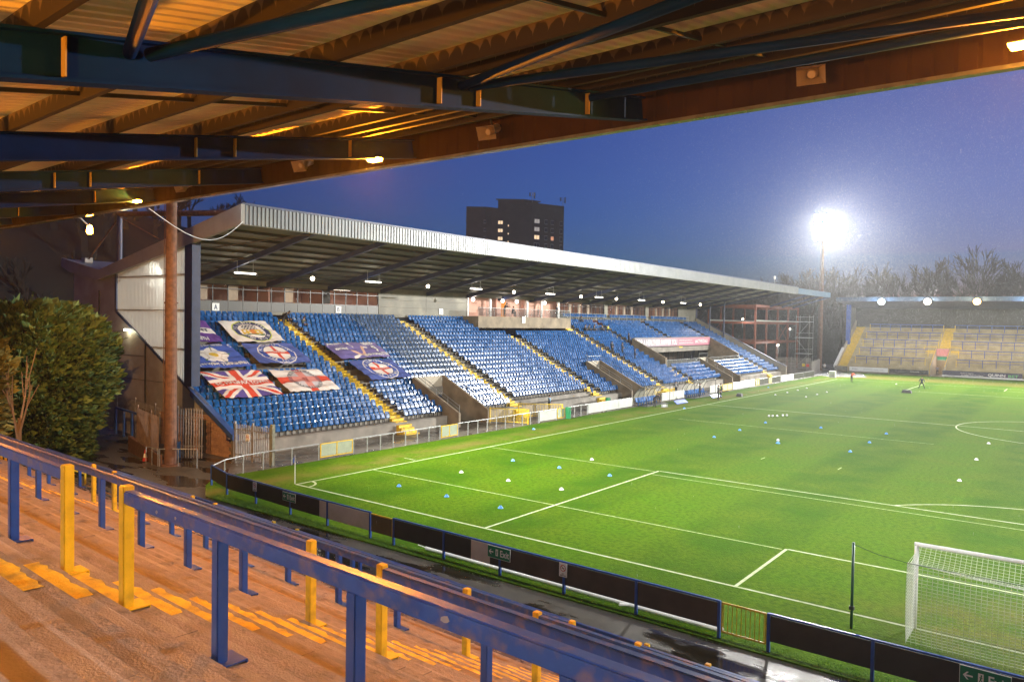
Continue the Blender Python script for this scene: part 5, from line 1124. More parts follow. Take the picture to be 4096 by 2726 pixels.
# ------------------------------------------------------------------ dugouts
M_PERSPEX = mat('scuffed_perspex', (0.55,0.53,0.42), 0.25, var=0.15, scale=3, alpha=0.42)
def dugout(y0, y1, lab):
    t = empty('dugout', lab, 'dugout', (-37.0,y0,0), 'team dugouts'); L = y1-y0; n = 5
    arc = [(-1.45*math.sin(a)-0.02,2.05*math.cos(a)*0.98+0.05) for a in [R(-12)+R(100)*i/8 for i in range(9)]]
    for i in range(n+1):
        y = L*i/n; mb = MB().path([(x,y,z) for x,z in arc],0.03,6); mb.tube((arc[0][0]+0.0,y,0),(arc[0][0],y,arc[0][1]),0.03) if i in (0,n) else None
        ob('arch_frame', mb, M_BLACK, parent=t)
    for i in range(n):
        mb = MB()
        for (x0,z0),(x1,z1) in zip(arc[:-1],arc[1:]): mb.face([(x0,L*i/n+0.03,z0),(x0,L*(i+1)/n-0.03,z0),(x1,L*(i+1)/n-0.03,z1),(x1,L*i/n+0.03,z1)])
        ob('perspex_panel', mb, M_PERSPEX, parent=t, smooth=True)
    ob('frame_rail', MB().tube((arc[0][0],0,arc[0][1]),(arc[0][0],L,arc[0][1]),0.03).tube((-1.44,0,0.1),(-1.44,L,0.1),0.03).tube((0.2,0,0.06),(0.2,L*0.4,0.06),0.02), M_BLACK, parent=t)
    for i in range(int(L/0.62)): ob('bucket_seat', MB().cbox((-0.85,0.4+0.6*i,0.42),(0.4,0.46,0.05)).beam((-1.08,0.4+0.6*i,0.42),(-1.18,0.4+0.6*i,0.85),0.46,0.05,up=(1,0,0)).cbox((-0.9,0.4+0.6*i,0.2),(0.06,0.06,0.4)), M_SEAT, parent=t)
    ob('floor_mat', MB().box(-1.4,0.2,0,L,0.003,0.03), M_BLACK, parent=t)
dugout(47.1,52.6,'near team dugout with a curved perspex roof'); dugout(59.2,65.6,'far team dugout with a curved perspex roof')
for k,(y,lab) in enumerate(((52.0,'row of blue folding chairs on the grass in front of the near dugout'),(61.6,'row of blue folding chairs on the grass in front of the far dugout'))):
    t = empty('folding_chairs', lab, 'chairs', (-35.6+0.1*k,y,0), 'blue chairs on the touchline')
    for i in range(5): ob('chair_seat', MB().beam((0.2,0.55*i,0.05),(-0.25,0.55*i+0.1,0.38),0.42,0.05,up=(0,0,1)), mat('royal_blue_plastic',(0.02,0.07,0.42),0.35) if (i == 0 and k == 0) else bpy.data.materials['royal_blue_plastic'], parent=t)
t = empty('kit_bag','black holdall on the far half beside the goalkeeper','bag',(-19.2,88.9,0)); ob('body', MB().prism([(-0.62,-0.3,0),(0.62,-0.3,0),(0.5,-0.25,0.38),(-0.45,-0.25,0.42)],(0,0.6,0)), M_BLACK, parent=t); ob('strap', MB().path([(-0.3,0,0.42),(0,0,0.58),(0.3,0,0.40)],0.02), M_BLACK, parent=t)
t = empty('kit_bag','small black bag on the touchline right of the coach','bag',(-33.9,66.3,0)); ob('body', MB().prism([(-0.35,-0.25,0),(0.35,-0.25,0),(0.28,-0.2,0.36),(-0.28,-0.2,0.38)],(0,0.5,0)), M_BLACK, parent=t); ob('strap', MB().path([(-0.15,0,0.38),(0,0,0.5),(0.15,0,0.37)],0.02), M_BLACK, parent=t)
t = empty('bottle_crate','wire crate of drinks bottles in front of the near dugout','crate',(-35.4,48.6,0)); ob('basket', MB().box(-0.2,0.2,-0.5,0.5,0.02,0.05).tube((-0.2,-0.5,0.25),(-0.2,0.5,0.25),0.01,n=4).tube((0.2,-0.5,0.25),(0.2,0.5,0.25),0.01,n=4), M_GALV, parent=t)
for i in range(8): ob('bottle', MB().tube(((-0.1 if i % 2 else 0.1),-0.4+0.26*(i//2),0.05),((-0.1 if i % 2 else 0.1),-0.4+0.26*(i//2),0.27),0.035,n=8), M_WHITE, parent=t)
# press desk
t = empty('press_desk','black barred press desk in front of the seated workers','desk',(-55.05,67.6,tz(16))); ob('top', MB().box(-0.15,0.15,-3.4,3.6,0.72,0.76), M_BLACK, parent=t)
for i in range(15): ob('bar', MB().box(0.1,0.13,-3.4+0.5*i,-3.36+0.5*i,0,0.72), M_BLACK, parent=t)
# ------------------------------------------------------------------ floodlight masts
def mast(x, y, h, aims, lab, cls='floodlight_mast', real=True, power=None, size=0.6):
    t = empty(cls, lab, 'floodlight', (x,y,0), 'corner floodlight masts')
    ob('pole', MB().tube((0,0,-0.1),(0,0,h*0.32),0.36,0.33,18).tube((0,0,h*0.32),(0,0,h*0.64),0.33,0.28,18).tube((0,0,h*0.64),(0,0,h-2.4),0.28,0.20,18), M_RUST, parent=t, smooth=False)
    ob('flange', MB().tube((0,0,h*0.32-0.04),(0,0,h*0.32+0.04),0.40,0.40,18).tube((0,0,h*0.64-0.04),(0,0,h*0.64+0.04),0.34,0.34,18).tube((0,0,-0.05),(0,0,0.06),0.55,0.55,18), M_RUST, parent=t)
    ld = MB(); lx = -0.52
    ld.tube((lx,-0.18,1.5),(lx+0.12,-0.18,h-2),0.022,n=5).tube((lx,0.18,1.5),(lx+0.12,0.18,h-2),0.022,n=5)
    for i in range(int((h-4)/0.45)): z = 1.7+0.45*i; ld.tube((lx+0.12*z/h,-0.18,z),(lx+0.12*z/h,0.18,z),0.012,n=4)
    for i in range(int(h/3)): z = 2+3*i; ld.tube((lx+0.1,0,z),(-0.15,0,z),0.02,n=5)
    ob('ladder', ld, M_RUST, parent=t)
    aim = Vector(aims); d = Vector((aim.x-x,aim.y-y,0)).normalized(); sdv = Vector((-d.y,d.x,0))
    fr = MB()
    for r in range(7): fr.beam(-sdv*1.9+Vector((0,0,h-4.1+0.8*r)), sdv*1.9+Vector((0,0,h-4.1+0.8*r)), 0.08, 0.08)
    for s in (-1.8,0,1.8): fr.beam(sdv*s+Vector((0,0,h-4.3)), sdv*s+Vector((0,0,h+1.1)), 0.08, 0.08, up=(1,0,0))
    ob('lamp_frame', fr, M_BLACK, parent=t)
    dn = (aim-Vector((x,y,h))).normalized()
    for r in range(7):
        for c in range(5):
            p = sdv*(-1.6+0.8*c)+Vector((0,0,h-4.0+0.8*r))
            l_ = ob('floodlight', MB().tube(p-d*0.05,p+dn*0.35,0.12,0.27,12), M_BLACK, parent=t); ob('lens', MB().tube(p+dn*0.34,p+dn*0.37,0.25,0.25,12), E_WHITE, parent=l_)
    light('SPOT', tuple(Vector((x,y,h-1.0))+d*0.9), power or P_FLOOD, (1.0,0.98,0.92), t, 'flood_light', shadow_soft_size=size, spot_size=R(104), spot_blend=0.8, aim=tuple(aim))
mast(-43.0,-1.6,30,(-8,36,0),'rusty floodlight mast with a ladder standing by the near end of the grandstand', power=P_FLOOD*0.55)
mast(-43.0,135.0,30.5,(-8,72,0),'tall floodlight mast blazing white beyond the far end of the grandstand', power=P_FLOOD*1.0)
mast(44.0,135.0,30.5,(8,70,0),'floodlight mast beyond the far right corner of the pitch', power=P_FLOOD*3.9)
mast(44.0,-2.0,30,(6,40,0),'floodlight mast beyond the near right corner of the pitch', power=P_FLOOD*0.95)
# ------------------------------------------------------------------ near left corner: fences, gate, rails
def palisade(p0, p1, z0, h, lab, m, n=None, rails=(0.45,1.0)):
    p0,p1 = Vector(p0),Vector(p1); L = (p1-p0).length; d = (p1-p0)/L; n = n or int(L/0.155)
    t = empty('palisade_fence', lab, 'fence', (p0.x,p0.y,z0), 'palisade fences', rz=math.atan2(d.y,d.x)); dz = p1.z-p0.z
    pm = MB(); hh = h-0.14; pm.box(-0.035,0.035,-0.012,0.012,0.05,hh); pm.add([(-0.035,0,hh),(0.035,0,hh),(0.030,0,h-0.02),(0.012,0,h-0.06),(0,0,h),(-0.012,0,h-0.06),(-0.030,0,h-0.02)],[(0,1,2,3,4,5,6)])
    pme = pm.mesh('pale', m)
    for i in range(n): ob('pale', pme, parent=t, loc=(L*(i+0.5)/n,0,dz*(i+0.5)/n))
    for f in rails: ob('rail', MB().beam((0,0.03,h*0.25 if f < 0.7 else h*0.8),(L,0.03,dz+(h*0.25 if f < 0.7 else h*0.8)),0.03,0.05), m, parent=t)
    for q in range(int(L/2.7)+1): ob('post', MB().box(-0.05,0.05,0.05,0.13,-0.1,h+0.05), m, parent=t, loc=(min(L,2.7*q),0,dz*min(1,2.7*q/L)))
M_PALGREY = mat('weathered_galvanised_pale',(0.27,0.25,0.24),0.5,metal=0.3,var=0.25,scale=5); M_PALBROWN = mat('rusty_pale',(0.17,0.11,0.08),0.6,var=0.3,scale=4)
palisade((-57.2,0.55,0),(-48.3,0.55,-0.6),0.9,2.6,'pale palisade fence in front of the brick wall left of the mast',M_PALGREY)
ob('enclosure_wall', MB().prism([(-49.4,-1.0,-0.1),(-43.3,-2.2,-0.1),(-43.3,-2.2,0.62),(-49.4,-1.0,0.95)],(0.05,0.25,0)), mat('brown_brick',(0.13,0.06,0.03),0.85,var=0.3,scale=5,bump=0.3), label='low brown wall carrying a palisade at the foot of the mast', cat='wall')
palisade((-47.8,-1.25,0),(-43.4,-2.1,-0.1),0.8,2.3,'brown palisade fence on the low wall left of the mast',M_PALBROWN)
palisade((-44.6,-0.35,0),(-43.2,0.6,0),0.0,3.2,'grey palisade fence right of the mast',M_PALGREY)
t = empty('blue_railing','blue painted railing in front of the pale palisade fence','railing',(-52.6,-0.3,0.9)); ob('top_rail', MB().beam((0,0,1.6),(4.0,-0.2,1.45),0.09,0.12), M_BLUEP, parent=t)
for i in range(4): ob('post', MB().box(-0.06,0.06,-0.06,0.06,-0.2,1.55), M_BLUEP, parent=t, loc=(1.25*i,-0.06*i,-0.05*i))
for x0,y0,x1,y1,lab in ((-44.6,-2.25,-43.3,-2.2,'short galvanised hand rail left of the mast foot'),(-43.2,-2.15,-41.65,-0.7,'galvanised hand rail wrapping the mast foot')):
    t = empty('hand_rail', lab, 'railing', (x0,y0,0), 'hand rails at the mast foot'); dx,dy = x1-x0,y1-y0
    ob('rail', MB().tube((0,0,0.98),(dx,dy,0.98),0.03), M_GALV, parent=t)
    for f in (0,0.5,1): ob('post', MB().tube((dx*f,dy*f,-0.05),(dx*f,dy*f,0.98),0.028), M_GALV, parent=t)
t = empty('traffic_cone','orange and white traffic cone beside the low brown wall','cone',(-45.3,-1.95,-0.05)); 
for i,(r0,r1,z0,z1,m) in enumerate(((0.17,0.12,0.04,0.25,M_RED),(0.12,0.075,0.25,0.5,M_WHITE),(0.075,0.035,0.5,0.72,M_RED))): ob('cone_band', MB().tube((0,0,z0),(0,0,z1),r0,r1,14), m, parent=t)
ob('base', MB().box(-0.2,0.2,-0.2,0.2,0,0.045), M_BLACK, parent=t)
t = empty('wheelie_bin','dark blue wheeled bin behind the mast','bin',(-44.3,-0.7,-0.05)); ob('body', MB().prism([(-0.26,-0.28,0.1),(0.26,-0.28,0.1),(0.30,-0.34,1.1),(-0.30,-0.34,1.1)],(0,0.6,0)), mat('bin_blue',(0.03,0.10,0.22),0.45), parent=t); ob('lid', MB().box(-0.32,0.32,-0.36,0.30,1.1,1.17), bpy.data.materials['bin_blue'], parent=t)
for s in (-1,1): ob('wheel', MB().tube((s*0.24,0.25,0.1),(s*0.30,0.25,0.1),0.1,n=12), M_BLACK, parent=t)
# palisade gate at the stand corner
t = empty('palisade_gate','grey palisade gate standing ajar at the front corner of the grandstand','gate',(-41.6,1.75,0),rz=R(8)); L = 3.1
pm = MB().box(-0.03,0.03,-0.012,0.012,0.1,2.25).mesh('pale', M_PALGREY)
for i in range(20): ob('pale', pm, parent=t, loc=(0.08+L*i/20,0,0))
for z in (0.35,1.9): ob('rail', MB().box(0,L,0.015,0.055,z,z+0.06), M_PALGREY, parent=t)
for x in (0,1.55): ob('stile', MB().box(x-0.05,x+0.05,0,0.1,0,2.4), M_PALGREY, parent=t)
ob('end_post', MB().box(L-0.02,L+0.2,-0.05,0.17,-0.1,2.45), mat('timber_grey_post',(0.16,0.16,0.12),0.8,var=0.3,scale=4), parent=t)
no_smoking(-40.4,1.86,1.25,'no smoking sign on the palisade gate at the grandstand corner',R(8))
t = empty('direction_sign','small navy direction sign on the end of the block wall','sign',(-42.62,1.97,1.05)); ob('plate', MB().box(-0.24,0.24,-0.015,0.0,0,0.55), mat('navy_sign',(0.01,0.02,0.10),0.4), parent=t); mb = MB(); plane_text(mb,'Seats',(0.05,-0.018,0.38),(1,0,0),(0,0,1),0.22,0.09); plane_text(mb,'Toilets',(0.05,-0.018,0.16),(1,0,0),(0,0,1),0.25,0.09); ob('lettering', mb, M_WHITE, parent=t)
t = empty('bulkhead_lamp','small white lamp on the end wall of the grandstand','lamp',(-55.5,1.9,7.75)); ob('lens', MB().cbox((0,-0.12,0),(0.28,0.2,0.14)), glow('bulkhead_glow',(1.0,1.0,0.9),14), parent=t); ob('arm', MB().beam((0,-0.1,0.08),(0,0.1,0.1),0.06,0.05), M_BLACK, parent=t); light('POINT',(-55.5,1.6,7.6),45,(1.0,0.95,0.6),t,'bulkhead_light',shadow_soft_size=0.08)
t = empty('bracket_lamp','orange lamp on a bent arm at the left end of the terrace roof','lamp',(-31.3,-11.2,12.15)); ob('arm', MB().path([(0,-0.9,0.5),(0,-0.4,0.45),(-0.1,0,0.15)],0.03), M_GALV, parent=t); ob('lens', MB().tube((-0.1,0,0.16),(-0.35,0.1,-0.02),0.09,0.12,10), E_SOD, parent=t); light('SPOT',(-31.5,-11.0,12.0),14000,(1.0,0.50,0.15),t,'bracket_light',shadow_soft_size=0.1,spot_size=R(86),spot_blend=0.7,aim=(-45.5,3,2.0))
ob('overhead_cable', MB().path([(-24.8+(-41.2+24.8)*i/12,-12.2+14.2*i/12,12.4+2.3*i/12-1.1*math.sin(math.pi*i/12)) for i in range(13)],0.014,5), M_WHITE, label='white cable hanging from the near roof to the grandstand roof', cat='cable')
# steel on the grandstand roof corner (mast, strut)
t = empty('roof_frame','rusty tubular frame standing on the rear roof of the grandstand','steel frame',(-59.6,3.2,12.1)); ob('upright', MB().tube((0,0,0),(0,0,4.4),0.2,n=12), M_NAVY, parent=t); ob('top_tube', MB().tube((-0.2,0,4.5),(16.5,0,3.4),0.2,n=12), M_RUST, parent=t); ob('strut', MB().tube((0,0,4.3),(-5.4,0,1.1),0.06,n=8).tube((0,0,4.3),(8,0,1.6),0.03,n=6), M_RUST, parent=t); ob('cap', MB().cbox((-5.5,0,1.1),(0.7,0.6,0.5)), M_GREYWALL, parent=t)
# ------------------------------------------------------------------ far end terrace
ft = empty('far_terrace','yellow-edged concrete standing terrace with dark roof behind the far goal','terrace',(0,134.8,0))
M_FARCONC = mat('far_terrace_concrete',(0.40,0.33,0.19),0.8,var=0.2,scale=0.8,bump=0.1)
fz = lambda y: 1.90+0.535*(y-136.0)
def fsub(nm, mb, m, parent=None): o = ob(nm, mb, m, parent=parent or ft); o.matrix_parent_inverse = Matrix.Translation((0,-134.8,0)); return o
for i in range(34):
    y = 134.9+0.43*i; mb = MB(); 
    if y < 142: mb.box(-39.6,-23.3,y,y+0.43,-0.2,fz(y)-0.1).box(-20.7,42,y,y+0.43,-0.2,fz(y)-0.1)
    else: mb.box(-39.6,42,y,y+0.43,-0.2,fz(y)-0.1)
    fsub('step', mb, M_FARCONC)
M_FYEL = mat('far_yellow_paint',(0.62,0.42,0.03),0.6,var=0.2,scale=2)
for xa in (-38.6,-21.9,-5.0):
    mb = MB()
    for i in range(34):
        y = 134.9+0.43*i
        if xa == -21.9 and y < 142: continue
        mb.box(xa-0.85,xa+0.85,y-0.005,y+0.43,fz(y)-0.3,fz(y)-0.09)
    fsub('yellow_gangway', mb, M_FYEL)
fsub('yellow_gangway', MB().prism([(-24.9,134.85,-0.1),(-23.35,134.85,-0.1),(-23.35,141,4.4),(-24.9,141,4.4)],(0,0.05,0.1)).prism([(-20.65,134.85,-0.1),(-19.2,134.85,-0.1),(-19.2,141,4.4),(-20.65,141,4.4)],(0,0.05,0.1)), M_FYEL)
fsub('tunnel_wall', MB().prism([(-23.3,134.7,-0.1),(-23.3,134.7,1.5),(-23.3,142,4.9),(-23.3,142,-0.1)],(0.18,0,0)).prism([(-20.7,134.7,-0.1),(-20.7,134.7,1.5),(-20.7,142,4.9),(-20.7,142,-0.1)],(-0.18,0,0)).box(-23.3,-20.7,141.2,141.4,2.6,4.9).box(-23.3,-20.7,149,149.2,0,3), M_PALEWALL)
fsub('tunnel_rail', MB().beam((-23.2,134.7,1.75),(-23.2,142,5.15),0.07,0.09).beam((-20.8,134.7,1.75),(-20.8,142,5.15),0.07,0.09).beam((-23.2,134.7,2.2),(-23.2,134.7,0),0.08,0.08,up=(1,0,0)).beam((-25.2,141.2,4.0),(-25.2,141.2,5.2),0.1,0.1,up=(1,0,0)).beam((-19,141.2,4.0),(-19,141.2,5.2),0.1,0.1,up=(1,0,0)).beam((-25.2,141.2,5.2),(-23,141.2,5.2),0.1,0.1).beam((-21,141.2,5.2),(-19,141.2,5.2),0.1,0.1), M_YEL)
light('POINT',(-22,140,2.4),90,(1.0,0.75,0.6),ft,'tunnel_light',shadow_soft_size=0.2)
fsub('tunnel_board', MB().box(-23.05,-20.95,141.05,141.15,3.5,4.85), mat('pink_board',(0.55,0.22,0.22),0.6)); fsub('tunnel_exit_plate', MB().box(-22.9,-21.1,141.0,141.1,2.7,3.3), M_GREEN)
def far_barrier(i, x0, x1, lab):
    y = 136+3*i; z = (3.07,4.70,6.35,7.85,9.45)[i]; zf = z-1.15
    t = empty('far_barrier', lab, 'barrier', (x0,y,zf), 'crush barriers on the far terrace'); L = x1-x0; n = int(round(L/2.05))
    ob('rail', MB().beam((0,0,1.13),(L,0,1.13),0.1,0.12), M_BLUEP, parent=t); ob('mid_rail', MB().beam((0,0,0.6),(L,0,0.6),0.05,0.06), M_BLUEP, parent=t)
    for k in range(n+1): ob('post', MB().box(-0.05,0.05,-0.05,0.05,-0.3,1.1), M_YEL if (k == 0 or (k == n and x1 < 0)) else M_BLUEP, parent=t, loc=(L*k/n,0,0))
rn = ['front','second','third','fourth','top']
for i in range(5):
    far_barrier(i, -36.5, (-24.2 if i < 2 else -22.9), f'blue barrier on the far terrace left of the tunnel, {rn[i]} row'); far_barrier(i, (-19.1 if i < 2 else -20.9), 8.0, f'blue barrier on the far terrace right of the tunnel, {rn[i]} row')
fsub('side_wall', MB().prism([(-39.9,134.0,-0.1),(-39.9,134.0,1.1),(-39.9,150,10.2),(-39.9,150,-0.1)],(0.25,0,0)), M_PALEWALL)
fsub('side_flashing', MB().prism([(-40.1,133.9,0.75),(-40.1,133.9,1.2),(-40.1,140,4.6),(-40.1,140,4.1)],(0.45,0,0)), M_WHITE)
fsub('blue_column', MB().box(-40.0,-39.2,142.5,143.2,3.0,13.4), M_BLUEP); fsub('side_cladding', MB().box(-39.95,-39.85,143.2,150,5.0,13.6), M_ALU)
fsub('roof', MB().prism([(-40.6,137.0,13.9),(-40.6,137.0,14.7),(-40.6,151,13.4),(-40.6,151,12.8)],(84,0,0)), M_NAVY); fsub('fascia', MB().box(-40.7,43.5,136.8,137.0,13.95,14.75), mat('blue_fascia',(0.03,0.06,0.11),0.5)); fsub('back_wall', MB().box(-40,42,150.6,150.9,0,13.2), M_FRAME)
for k,(x,cl) in enumerate(((-32.18,'cold white'),(-24.2,'warm white'),(-16.18,'amber'),(-8.1,'cold white'))):
    t = empty('terrace_lamp', f'{cl} floodlight under the far terrace roof, {nth(k+1)} from the left', 'lamp', (x,136.6,13.75), 'floodlights under the far terrace roof'); E_ = E_FAR[k % 3]
    ob('housing', MB().cbox((0,0.2,0.1),(1.35,0.3,0.95)), M_BLACK, parent=t); ob('lens', MB().sphere((0,-0.1,0.06),0.62,16,10,0,(1,0.5,1)), E_, parent=t, smooth=True)
    light('POINT',(x,136.0,13.6),2600,((0.9,0.97,1.0),(1.0,0.85,0.7),(1.0,0.68,0.35),(0.9,0.97,1.0))[k],t,'terrace_light',shadow_soft_size=0.35)
# boards in front of the far terrace
def far_board(x0,x1,z0,z1,m,lab,texts=(),yy=133.0):
    t = empty('advertising_board', lab, 'board', (x0,yy,0), 'advertising boards behind the far goal'); ob('board', MB().box(0,x1-x0,-0.03,0.03,z0,z1), m, parent=t)
    ob('leg', MB().box(0.1,0.16,0.04,0.1,-0.1,z1).box(x1-x0-0.16,x1-x0-0.1,0.04,0.1,-0.1,z1), M_BLACK, parent=t)
    for body,x,z,w_,h_,tm in texts: ob('lettering', plane_text(MB(),body,(x-x0,-0.036,z),(1,0,0),(0,0,1),w_,h_), tm, parent=t)
T_GREY = mat('grey_print',(0.2,0.2,0.22),0.7); T_GREEN = mat('green_print',(0.08,0.40,0.10),0.6)
far_board(-39.6,-37.3,0.25,1.05,M_CREAMWALL,'short cream board at the left end behind the far goal')
far_board(-36.9,-30.0,0.2,1.05,M_WHITE,'long white board with small grey print behind the far goal',[('SPORT',-35.9,0.62,1.0,0.2,T_GREY),('www.thesportsclub.co.uk',-32.6,0.62,3.6,0.16,T_GREY)])
far_board(-29.8,-23.2,0.15,0.95,M_DARKBOARD,'long black board left of the far tunnel',[('Yorkshire',-27.6,0.55,1.3,0.2,T_GREY),('Building Supplies',-25.4,0.6,1.5,0.14,T_WH)])
far_board(-20.9,-8.7,0.05,1.15,mat('violet_board',(0.05,0.045,0.08),0.6),'dark violet board with the white and green word right of the far tunnel',[('Proud to support',-17.0,0.78,2.0,0.20,T_WH),('FC Halifax Town Foundation',-16.2,0.46,3.4,0.2,T_WH),('QUINN',-12.5,0.62,2.6,0.58,T_WH),('BET',-10.0,0.60,1.5,0.50,T_GREEN)])
far_board(-8.5,-2.0,0.05,1.15,mat('gold_board',(0.4,0.3,0.05),0.6),'gold board cut by the right edge of the picture')
t = empty('white_pipe','long white pipe lying in front of the far boards','pipe',(-14,131.7,0.2)); ob('pipe', MB().tube((-6.4,0.3,0),(12,-0.3,0),0.13,n=10), M_WHITE, parent=t, smooth=True); ob('socket', MB().tube((-6.8,0.3,0),(-6.4,0.3,0),0.16,n=10), M_WHITE, parent=t)
# far corner fence, cabinet, wet sheet
palisade((-38.6,113.6,0),(-41.5,129.5,0),0.0,2.6,'dark mesh fence beyond the far corner flag',M_PALGREY,n=60)
palisade((-44.8,113.2,0),(-38.7,113.4,0),0.0,3.2,'tall fence across the end of the walkway',M_PALGREY,n=34)
for k,(x,z,c,lab) in enumerate(((-39.9,1.9,(0.6,0.45,0.02),'small yellow notice on the tall far fence'),(-39.2,1.85,(0.45,0.03,0.03),'small red notice on the tall far fence'))):
    o = ob('notice', MB().box(-0.25,0.25,-0.01,0.01,-0.25,0.25), mat('notice_%d' % k,c,0.5), label=lab, cat='sign'); o.location = (x,113.2,z)
t = empty('white_cabinet','white cabinet at the far corner of the pitch','cabinet',(-34.9,113,0)); ob('body', MB().box(-0.5,0.5,-0.4,0.4,0,1.1), M_WHITE, parent=t); ob('door', MB().box(-0.42,0.42,-0.42,-0.40,0.1,1.0), M_PALEBOARD, parent=t)
ob('ground_sheet', MB().prism([(-40.5,117,0.0),(-35.5,114.5,0.0),(-30.5,118,0.0),(-33,127,0.0),(-40.5,130,0.0)],(0,0,0.012)), mat('wet_grey_sheet',(0.35,0.36,0.36),0.2,var=0.4,scale=0.7,bump=0.2), label='wet pale ground sheet in the far corner', cat='sheet')
# ------------------------------------------------------------------ unfinished steel frame beyond the grandstand
sf = empty('steel_frame','unfinished red-oxide steel building frame beyond the grandstand','building frame',(-50,113,0))
def ssub(nm, mb, m): o = ob(nm, mb, m, parent=sf); o.matrix_parent_inverse = Matrix.Translation((50,-113,0)); return o
for x in (-48.5,-57.5):
    for y in (112.5,118.5,125,131.5,138): ssub('column', MB().ibeam((x,y,0),(x,y+0.001,13.0 if x < -50 else 11.5),0.32,0.32,0.05,0.05) if False else MB().box(x-0.16,x+0.16,y-0.16,y+0.16,0,12.6 if x > -50 else 13.0), M_ORANGESTEEL)
for z in (5.6,9.3,12.4):
    for x in (-48.5,-57.5): ssub('floor_beam', MB().beam((x,112.5,z),(x,138,z),0.25,0.45), M_ORANGESTEEL)
    for y in (112.5,118.5,125,131.5,138): ssub('cross_beam', MB().beam((-48.5,y,z-0.05),(-57.5,y,z-0.05),0.22,0.40), M_ORANGESTEEL)
for x in (-48.5,-57.5): ssub('deck_edge', MB().beam((x+0.2,112.5,9.65),(x+0.2,138,9.65),0.1,0.25), M_PALEBOARD)
ssub('diagonal_brace', MB().tube((-48.5,125,5.6),(-48.5,131.5,9.3),0.06).tube((-48.5,125,9.3),(-48.5,131.5,5.6),0.06).tube((-57.5,112.5,5.6),(-57.5,118.5,9.3),0.06), M_ORANGESTEEL)
ssub('blue_eaves_beam', MB().box(-41.6,-41.1,113.05,134.2,14.6,15.55), mat('pale_blue_cladding',(0.10,0.20,0.32),0.5,var=0.1)); ssub('eaves_bracket', MB().beam((-41.4,120,14.6),(-48.5,120,12.4),0.15,0.3).beam((-41.4,127,14.6),(-48.5,127,12.4),0.15,0.3).beam((-41.4,133.8,14.6),(-48.5,133.8,12.4),0.15,0.3), M_NAVY)
for k,(x,y,z) in enumerate(((-50.5,111.5,9.9),(-47.0,128,8.2),(-47.5,122,5.0),(-47.0,121.2,5.1))):
    t = empty('work_lamp', ('bright white work lamp at the near end of the steel frame','white lamp on the upper deck of the steel frame','white lamp on a stalk in the middle of the steel frame, left head','white lamp on a stalk in the middle of the steel frame, right head')[k], 'lamp', (x,y,z), 'work lamps in the steel frame')
    ob('lens', MB().sphere((0,0,0),0.16 if k == 0 else 0.11,10,8), E_BULB, parent=t, smooth=True); ob('stalk', MB().tube((0,0,-1.6),(0,0,-0.1),0.03,n=5), M_GALV, parent=t)
    light('POINT',(x+0.4,y-0.3,z),320 if k == 0 else 90,(0.95,0.97,1.0),t,'work_light',shadow_soft_size=0.15)
t = empty('scaffold_tower','galvanised scaffold tower beside the steel frame','scaffold',(-45.2,131.5,0))
for x in (-1.3,1.3):
    for y in (-1.3,1.3): ob('standard', MB().tube((x,y,0),(x,y,11),0.04,n=6), M_GALV, parent=t)
for z in (3.2,6.4,9.6):
    ob('deck', MB().box(-1.4,1.4,-1.4,1.4,z,z+0.12), M_GALV, parent=t); ob('guard_rail', MB().tube((-1.3,-1.3,z+1),(1.3,-1.3,z+1),0.03,n=5).tube((1.3,-1.3,z+1),(1.3,1.3,z+1),0.03,n=5), M_GALV, parent=t)
ob('brace', MB().tube((-1.3,-1.35,0.5),(1.3,-1.35,3.2),0.03,n=5).tube((1.3,-1.35,3.2),(-1.3,-1.35,6.4),0.03,n=5).tube((-1.3,-1.35,6.4),(1.3,-1.35,9.6),0.03,n=5), M_GALV, parent=t)
def van(x,y,rz,c,lab):
    t = empty('parked_van', lab, 'van', (x,y,0), 'vehicles behind the steel frame', rz=rz)
    ob('body', MB().prism([(-2.2,-0.9,0.35),(2.3,-0.9,0.35),(2.3,-0.9,0.95),(1.3,-0.9,1.15),(0.8,-0.9,1.9),(-2.2,-0.9,1.95)],(0,1.8,0)), mat('van_paint',c,0.3), parent=t); ob('windscreen', MB().prism([(1.30,-0.8,1.18),(0.86,-0.8,1.82),(0.90,-0.8,1.83),(1.34,-0.8,1.19)],(0,1.6,0)), M_BLACK, parent=t)
    for wx in (-1.4,1.5):
        for wy in (-0.9,0.78): ob('wheel', MB().tube((wx,wy,0.34),(wx,wy+0.14,0.34),0.34,n=14), M_BLACK, parent=t)
    for wy in (-0.62,0.62): ob('headlight', MB().cbox((2.31,wy,0.75),(0.03,0.3,0.16)), M_WHITE, parent=t)
van(-62,138,0.6,(0.10,0.16,0.30),'blue van parked behind the steel frame'); van(-66,128,0.9,(0.45,0.42,0.38),'pale van parked behind the steel frame')
t = empty('satellite_dish','small dish on a pole above the end of the grandstand roof','dish',(-45,112,15.2)); ob('pole', MB().tube((0,0,0),(0,0,2.0),0.04), M_GALV, parent=t); ob('dish', MB().sphere((0,0,2.2),0.35,12,8,0,(0.5,1,1)), M_WHITE, parent=t, smooth=True)
